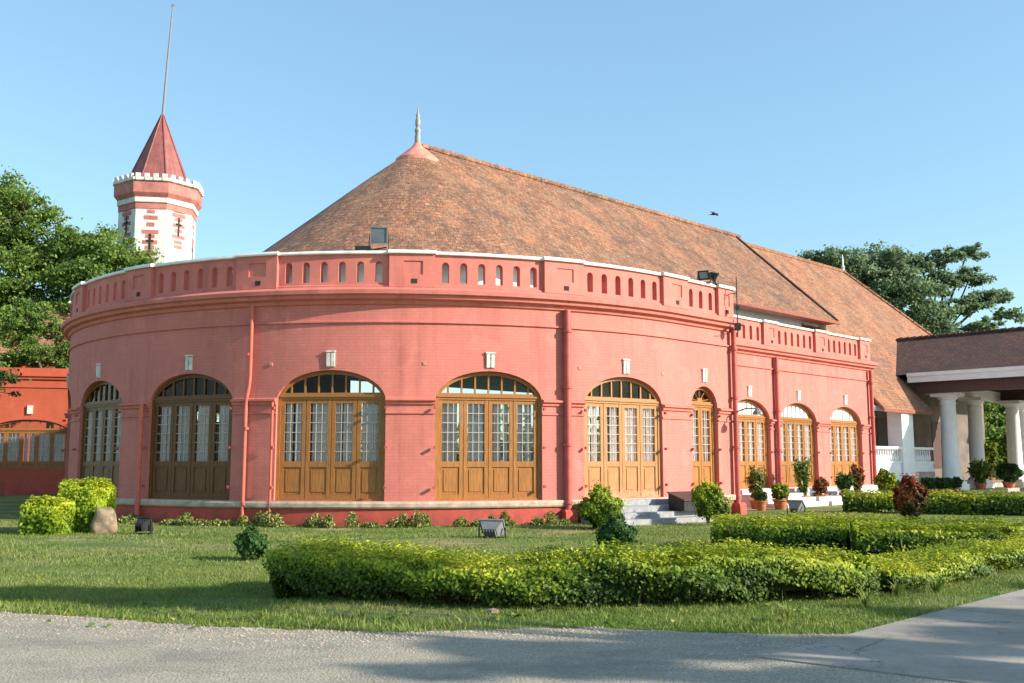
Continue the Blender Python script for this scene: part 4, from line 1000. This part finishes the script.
bush('bright green bush right of the grey steps below the narrow window', (4.95, 25.0, 0), (.33, .33, .40), 12350, .055, 'leaf_hedge', zc=.6)
bush('red and green leaved bush standing alone on the right lawn', (10.6, 26.3, 0), (.34, .34, .50), 6840, .085, 'leaf_red', zc=.6)
bush('pointed pale bush at the base of the corner pipe', (5.6, 26.7, 0), (.3, .3, .42), 4180, .06, 'leaf_mix', zc=.36)
# border plants at the foot of the round wall
P = []; 
for s in np.arange(sx(-.78), sx(.42), .17):
    hh = random.uniform(.08, .42) * (1.2 if s > sx(-.1) else .95); r_ = random.uniform(.10, .22); off = random.uniform(.25, .75)
    if random.random() < .4: continue
    x, y, _ = drum(s, 0, off); q = ball(330) * [1.3, 1.3, 1]; q[:, 2] = np.abs(q[:, 2]); P.append(q * np.array([r_, r_, hh]) + np.array([x, y, 0]))
tag(leafmesh('border_plants', np.concatenate(P), .032, 'leaf_mix', up=.2, long=2.6), 'row of low mixed plants along the foot of the round wall', 'plants', kind='stuff')
# pale tufts among them
def tuft(label, c, h, n, mat='grasslong', wid=.012, spread=.35, name='grass_tuft', group=None, cat='plant'):
    V = []; r_ = []
    a = rng.uniform(0, 2 * PI, n); l = h * rng.uniform(.5, 1, n); sp = rng.random(n) * spread
    o = []
    for i in range(n):
        d = np.array([math.cos(a[i]), math.sin(a[i]), 0]); s_ = np.array([-d[1], d[0], 0]) * wid
        b = np.array(c) + d * .04 * rng.random(); m_ = b + d * sp[i] * l[i] * .4 + np.array([0, 0, l[i] * .6]); t_ = b + d * sp[i] * l[i] * 1.5 + np.array([0, 0, l[i] * (1 - sp[i] * .3)])
        V += [b - s_, b + s_, m_ + s_ * .8, m_ - s_ * .8, m_ - s_ * .8, m_ + s_ * .8, t_ + s_ * .1, t_ - s_ * .1]; r_ += [rng.random()] * 8
    F = np.arange(len(V)).reshape(-1, 4); ob_ = rawmesh(name, np.array(V), F, np.array(r_), mat)
    return tag(ob_, label, cat, group)
# boulder
bm = bmesh.new(); bmesh.ops.create_icosphere(bm, subdivisions=4, radius=1)
for v in bm.verts:
    p = v.co; k_ = 1 + .13 * math.sin(p.x * 3.1 + 1) * math.sin(p.y * 2.7) + .08 * math.sin(p.z * 5 + p.x * 4)
    q = Vector((p.x, p.y, max(-.75, min(.9, p.z)))) * k_
    v.co = Vector((q.x * .27, q.y * .26, q.z * .40 + .2))
me = bpy.data.meshes.new('boulder'); bm.to_mesh(me); bm.free()
for p in me.polygons: p.use_smooth = True
me.materials.append(MAT['boulder']); tag(link('boulder', me, None, Matrix.Translation((-9.2, 22.35, 0)) @ Matrix.Rotation(.4, 4, 'Z')), 'beige rounded boulder beside the yellow-green hedge', 'boulder')

# ------------------------------------------------------------------ grass
def ray_xy(n, y0, y1):
    y = y0 + (y1 - y0) * rng.random(n); x = (rng.random(n) * 1.7 - .85) * y; return x, y
ex = np.array([e[0] for e in pts]); ey_ = np.array([e[1] for e in pts])
def blades(name, n, y0, y1, h, wid, mat, label, near_edge=False):
    x, y = ray_xy(n, y0, y1)
    lim = np.interp(x, ex, ey_, right=9.35)
    # right of the lawn: limit by the drive edge (o = 24.2)
    oo = (x - Cx) * nx + (y - Cy) * ny; tt = (x - Cx) * dx + (y - Cy) * dy
    rad = np.hypot(x - Cx, y - Cy)
    keep = (y > lim - .03) & (oo < 24.22) & (rad > R + .1) & ~((tt > 0) & (oo < R + .1))
    if near_edge: keep &= (y < lim + 1.2 + .5 * np.sin(x * 1.7)) | (oo > 22.3 + .4 * np.sin(tt))
    thick = .55 + .35 * noise1(x * .9 + np.sin(y * 1.3), 3.1) + .35 * noise1(y * 1.4 + np.sin(x * .8), 5.3) + (0 if near_edge else 0)
    keep &= rng.random(n) < np.clip(thick + (.3 if near_edge else .1), .08, 1)
    x, y = x[keep], y[keep]; m_ = len(x)
    pat = np.sin(x * 1.3 + np.sin(y * 1.9)) * np.sin(y * 1.1 + x * .5)
    hh = h * rng.uniform(.5, 1.5, m_) * (1 + .35 * pat) * (np.where(np.abs(y - lim[keep]) < .5, 1.5, 1) if near_edge else 1)
    a = rng.uniform(0, 2 * PI, m_); lean = rng.normal(size=(m_, 2)) * .45
    w_ = wid * rng.uniform(.6, 1.3, m_)
    V = np.empty((m_, 3, 3)); z0 = np.zeros(m_)
    V[:, 0] = np.stack([x - np.cos(a) * w_, y - np.sin(a) * w_, z0], 1); V[:, 1] = np.stack([x + np.cos(a) * w_, y + np.sin(a) * w_, z0], 1)
    V[:, 2] = np.stack([x + lean[:, 0] * hh, y + lean[:, 1] * hh, hh], 1)
    rn = np.clip(rng.random(m_) * .7 + .15 + .15 * pat, 0, 1)
    return tag(rawmesh(name, V.reshape(-1, 3), np.arange(m_ * 3).reshape(-1, 3), np.repeat(rn, 3), mat), label, 'grass', kind='stuff')
blades('grass', 330000, 9.2, 15.5, .032, .006, 'grass', 'short green lawn grass near the road')
blades('grass', 210000, 15.5, 31, .04, .010, 'grass', 'short lawn grass towards the building')
blades('long_grass', 56000, 9.2, 16, .05, .006, 'grasslong', 'longer grass along the road edge and below the hedge', True)
for i, (x, y, h) in enumerate([(2.75, 10.0, .24), (-2.55, 10.2, .13), (-1.55, 10.25, .14), (3.9, 11.0, .26), (4.6, 11.9, .22), (5.2, 12.2, .28)]):
    tuft(['tallest dark grass tuft at the road edge before the long hedge', 'small grass tuft on the left lawn near the road, left of the two', 'small grass tuft on the left lawn near the road, right of the two',
          'long grass tuft at the right end of the long hedge', 'long grass tuft beside the drive, left of the last one', 'long grass tuft beside the drive, farthest right'][i], (x, y, 0), h, 46 if h > .2 else 16, spread=.9)

# ------------------------------------------------------------------ steps
def steps(label, M, width, n, mat, run=.32, total=.58):
    w = MB(); o = thing('stone_steps', label, 'steps', tuple(M.translation))
    for i in range(n):
        z1 = total * (n - i) / n; y1 = -run * (i + 1)
        w.box((0, (y1 + (-run * i)) / 2, z1 / 2), (width, run, z1), M=M)
    w.build('treads', mat, o); return o
Md = frame_at(drum, WIN[0], .15); steps('grey granite steps under the pale worn doors of the round front', Md, 3.5, 4, 'step', .36)
w = MB(); 
M1 = Md @ Matrix.Translation((2.0, -.9, 0))
w.box((0, .2, .33), (.32, 1.2, .66), M=M1); tag(w.build('step_cheek', 'stepwhite'), 'white low block at the right end of the grey steps', 'cheek block')
w = MB(); Mb = Md @ Matrix.Translation((1.15, -1.0, .30))
w.hexa([tuple(Mb @ Vector(p)) for p in ((-.45, -.3, 0), (.45, -.3, 0), (.45, .3, 0), (-.45, .3, 0), (-.45, -.3, .26), (.45, -.3, .26), (.45, .3, .44), (-.45, .3, .44))])
bx = thing('litter_box', 'dark metal box with sloping red-brown lid standing on the grey steps', 'box', tuple(Mb.translation)); w.build('body', 'iron', bx)
w = MB(); w.hexa([tuple(Mb @ Vector(p)) for p in ((-.48, -.34, .262), (.48, -.34, .262), (.48, .33, .462), (-.48, .33, .462), (-.48, -.34, .29), (.48, -.34, .29), (.48, .33, .49), (-.48, .33, .49))]); w.build('lid', 'brown', bx)
for s, lab in zip(WW, ('nearest', 'middle', 'farthest')):
    steps('white steps below the %s door of the straight wing' % lab, frame_at(wing, s, .15), 3.3, 4, 'stepwhite', .5)

# ------------------------------------------------------------------ potted plants
def pot_mb(c, r, h):
    w = MB(); w.lathe(c, [(0, 0), (r * .68, 0), (r * .95, h * .85), (r * 1.08, h * .86), (r * 1.08, h), (r * .92, h), (r * .88, h * .9), (0, h * .9)], 16); return w
def potted(label, c, r, h, fol, mat, n, size, shape='bush', group='potted plants'):
    fol = (fol[0] * .8, fol[1] * .8); r *= .85; h *= .8
    o = thing('potted_plant', label, 'potted plant', c, group)
    pot_mb(c, r, h).build('pot', 'terra', o, True)
    if shape == 'bush':
        d = rng.normal(size=(n, 3)); d /= np.linalg.norm(d, axis=1)[:, None]; P = d * ((1 - np.abs(rng.normal(size=n)) * .35) * (1 + .22 * np.sin(d[:, 0] * 5 + c[0] * 3) * np.sin(d[:, 2] * 5 + c[1])))[:, None] * np.array([fol[0], fol[0], fol[1]]) * .85 + np.array([c[0], c[1], c[2] + h + fol[1] * .85])
        leafmesh('foliage', P, size * .7, mat, o, up=.2, nrm=d * .6, long=2.2)
    else:
        P = []; 
        for _ in range(int(n / 14)):
            a = random.uniform(0, 6.28); L = random.uniform(.5, 1) * fol[1] * 2; q = random.uniform(.05, 1) * fol[0]
            tt_ = np.linspace(.15, 1, 14); P.append(np.stack([c[0] + math.cos(a) * q * tt_ ** 1.3, c[1] + math.sin(a) * q * tt_ ** 1.3, c[2] + h + L * tt_ * (1 - .12 * tt_)], 1) + rng.normal(size=(14, 3)) * .04)
        leafmesh('foliage', np.concatenate(P), size, mat, o, up=.6, long=2.8)
    w = MB()
    for _ in range(4): w.tube([(c[0], c[1], c[2] + h * .85), (c[0] + random.uniform(-.1, .1), c[1] + random.uniform(-.1, .1), c[2] + h + fol[1])], [.018, .008], 5, False)
    w.build('stems', 'barklight', o); return o
def tp(t, o): return T(t, o, 0)
potted('tall pale yellow-green plant in a pot beside the corner pipe, before the nearest wing door', tp(6.2, 10.6), .24, .36, (.42, .75), 'leaf_mix', 900, .085, 'spray')
potted('dense low green plant in a clay pot, second along the wing wall', tp(6.6, 11.3), .3, .42, (.42, .38), 'leaf_hedge', 1500, .075)
potted('small drooping plant in a clay pot before the nearest wing steps', tp(5.4, 11.3), .22, .4, (.3, .25), 'leaf_dark', 500, .07)
potted('tall slender yellowish plant in a pot between nearest and middle wing doors', tp(10.6, 9.9), .26, .42, (.42, .95), 'leaf_mix', 900, .085, 'spray')
potted('reddish plant in a clay pot between nearest and middle wing doors', tp(11.4, 10.2), .28, .45, (.4, .45), 'leaf_red', 900, .085)
potted('green spreading plant in a pot on the middle wing steps', tp(12.7, 10.5), .26, .5, (.5, .5), 'leaf_dark', 800, .085, 'spray')
potted('large bushy green and red plant in a pot before the farthest wing door', tp(14.3, 11.4), .32, .4, (.6, .7), 'leaf_hedge', 2200, .09)
potted('slender plant with reddish leaves left of the farthest wing door', tp(13.3, 10.7), .22, .4, (.35, .8), 'leaf_red', 500, .085, 'spray')
potted('low round plant in a pot right of the farthest wing door', tp(15.7, 11.6), .3, .35, (.42, .26), 'leaf_dark', 1100, .08)
for i, (t, o, lab) in enumerate([(19.3, 9.5, 'first'), (20.6, 9.3, 'second'), (21.8, 9.2, 'third')]):
    potted('round clipped plant in a clay pot, %s from the pink wing along the white balustrade' % lab, T(t, o, .1), .2, .42, (.27, .27), 'leaf_dark', 900, .08)
for i, (t, o, lab) in enumerate([(22.6, 9.5, 'leftmost'), (23.4, 9.7, 'second from left'), (24.2, 9.7, 'second from right'), (25.0, 9.8, 'rightmost')]):
    potted('dark broad potted shrub, %s of the four left of the big white column' % lab, T(t, o, .05), .28, .35, (.48, .38), 'leaf_dark', 1400, .08)
potted('pale long-leaved plant in a pot right of the big white column', T(28.4, 9.7, .2), .34, .4, (.9, .75), 'leaf_mix', 900, .16, 'spray')
potted('large dark green shrub in the shade between the portico columns', T(32.6, 9.6, .2), .4, .4, (1.0, .75), 'leaf_dark', 2600, .11)
potted('tall light green plant inside the portico', T(33.8, 8.1, .3), .4, .5, (.8, 1.4), 'leaf_hedge', 900, .15, 'spray')
potted('flowering plant in a pot at the right edge of the portico', T(34.2, 10.8, .2), .34, .5, (.6, .4), 'leaf_red', 800, .1)

# ------------------------------------------------------------------ floodlights, small things
def flood(label, c, az, tilt, w_, h_, zb, legs=.15, mat='floodgrey'):
    o = thing('floodlight', label, 'floodlight', c, None, az)
    M = Matrix.Translation((c[0], c[1], c[2] + zb)) @ Matrix.Rotation(az, 4, 'Z') @ Matrix.Rotation(tilt, 4, 'X')
    w = MB(); 
    fr = [(-w_ / 2, -h_ / 2), (w_ / 2, -h_ / 2), (w_ / 2, h_ / 2), (-w_ / 2, h_ / 2)]
    w.hexa([tuple(M @ Vector(p)) for p in [(x, -.05, z) for x, z in fr] + [(x * .6, .16, z * .6) for x, z in fr]])
    for a, b in ((-w_ / 2, w_ / 2),): 
        for z in (-h_ / 2, h_ / 2): w.box((0, -.06, z), (w_ + .04, .04, .035), M=M)
        for x in (a, b): w.box((x, -.06, 0), (.035, .04, h_ - .02), M=M)
    for k_ in range(5): w.box((-w_ * .25 + w_ * .125 * k_, .17, 0), (.01, .06, h_ * .5), M=M)
    w.build('housing', mat, o)
    w = MB(); w.box((0, -.055, 0), (w_ - .05, .012, h_ - .05), M=M); w.build('glass_face', 'floodface', o)
    w = MB(); M2 = Matrix.Translation(c) @ Matrix.Rotation(az, 4, 'Z')
    for x in (-w_ / 2 - .04, w_ / 2 + .04): w.box((x, 0, zb / 2 + .02), (.02, .04, zb), M=M2)
    w.box((0, 0, .012), (w_ + .14, .2, .02), M=M2); w.build('bracket', 'iron', o)
    return o
flood('black floodlight on the grass below the thin left pipe', (-8.15, 21.9, 0), 2.9, -.35, .3, .28, .2, mat='iron')
flood('grey tilted floodlight on the lawn before the fourth arched window', (-.42, 20.9, 0), 2.85, -.6, .5, .32, .2)
flood('small floodlight frame on the lawn before the wing steps', (7.85, 27.3, 0), 2.5, -.9, .42, .3, .38)
fc = drum(sx(.015), 6.99, -.05)
flood('grey floodlight on the coping above the middle of the round front', fc, .1, .25, .42, .42, .42)
w = MB(); p = drum(sx(-.02), 7.0, -.1); w.box((p[0], p[1], 7.06), (.4, .2, .12)); w.tube([p, (p[0] - .5, p[1], 7.02)], .02, 6); w.tube([p, (p[0] + .6, p[1], 7.1)], .02, 6)
tag(w.build('junction_box', 'iron'), 'dark cable box beside the grey floodlight on the coping', 'cable box')
fc = drum(1.7, 6.99, -.05)
flood('dark floodlight on the coping near the corner, facing left', fc, -.4, .5, .3, .26, .26, mat='iron')
fc = drum(2.25, 6.99, -.05)
flood('dark floodlight on the coping near the corner, facing right', fc, 1.5, .5, .3, .26, .26, mat='iron')
# bird
w = MB(); B0 = Vector((12.75, 60, 17.05))
bd = thing('bird', 'dark bird gliding above the roof ridge with wings spread', 'bird', tuple(B0))
w.tube([B0 + Vector(p) for p in ((-.26, 0, -.02), (-.14, 0, .0), (0, 0, .02), (.14, 0, .02), (.22, 0, .03), (.27, 0, .02))], [.02, .05, .075, .06, .04, .008], 8)
for sg in (-1, 1):
    L = [(.12, 0, .04), (.10, sg * .3, .10), (.02, sg * .62, .05), (-.06, sg * .60, .04), (-.06, sg * .3, .08), (-.1, 0, .03)]
    L = [(a + b * .55, b * .8, c) for a, b, c in L]
    w.q([B0 + Vector(p) for p in L]); w.q([B0 + Vector((p[0], p[1], p[2] - .015)) for p in L][::-1])
w.q([B0 + Vector(p) for p in ((-.2, 0, -.01), (-.38, .08, -.03), (-.38, -.08, -.03))])
w.build('body', 'bird', bd)
# stray leaves and stones on the lawn edge
P = np.stack([rng.uniform(-5, 4, 90), rng.uniform(9.6, 11.2, 90), np.full(90, .02)], 1)
tag(leafmesh('fallen_leaves', P, .05, 'leaf_mix', up=2.5), 'scattered dry leaves at the road edge', 'leaves', kind='stuff')
gx = rng.uniform(-6.5, 3, 2600); gy = np.interp(gx, ex, ey_) - np.abs(rng.normal(size=2600)) * .45 - .02
V = []
for x, y in zip(gx, gy):
    q = rng.uniform(.006, .018); a = rng.uniform(0, 6); V.append([(x + q * math.cos(a + k_ * 2.1) , y + q * math.sin(a + k_ * 2.1), .005) for k_ in range(3)] + [(x, y, .005 + q * .8)])
V = np.array(V); nF = np.array([[0, 1, 3], [1, 2, 3], [2, 0, 3]]); F = (np.arange(len(V))[:, None, None] * 4 + nF[None]).reshape(-1, 3)
tag(rawmesh('loose_gravel', V.reshape(-1, 3), F, np.repeat(rng.random(len(V)), 4), 'sill'), 'loose gravel and grit along the ragged road edge', 'gravel', kind='stuff')
w = MB()
for (x, y, r_) in ((-1.7, 10.35, .06), (-.2, 10.6, .07), (-2.0, 13, .04)): w.lathe((x, y, 0), [(0, 0), (r_, .01), (r_ * .9, r_ * .6), (0, r_ * .8)], 7)
tag(w.build('stones', 'boulder'), 'few small pale stones in the grass by the road', 'stones', kind='stuff')
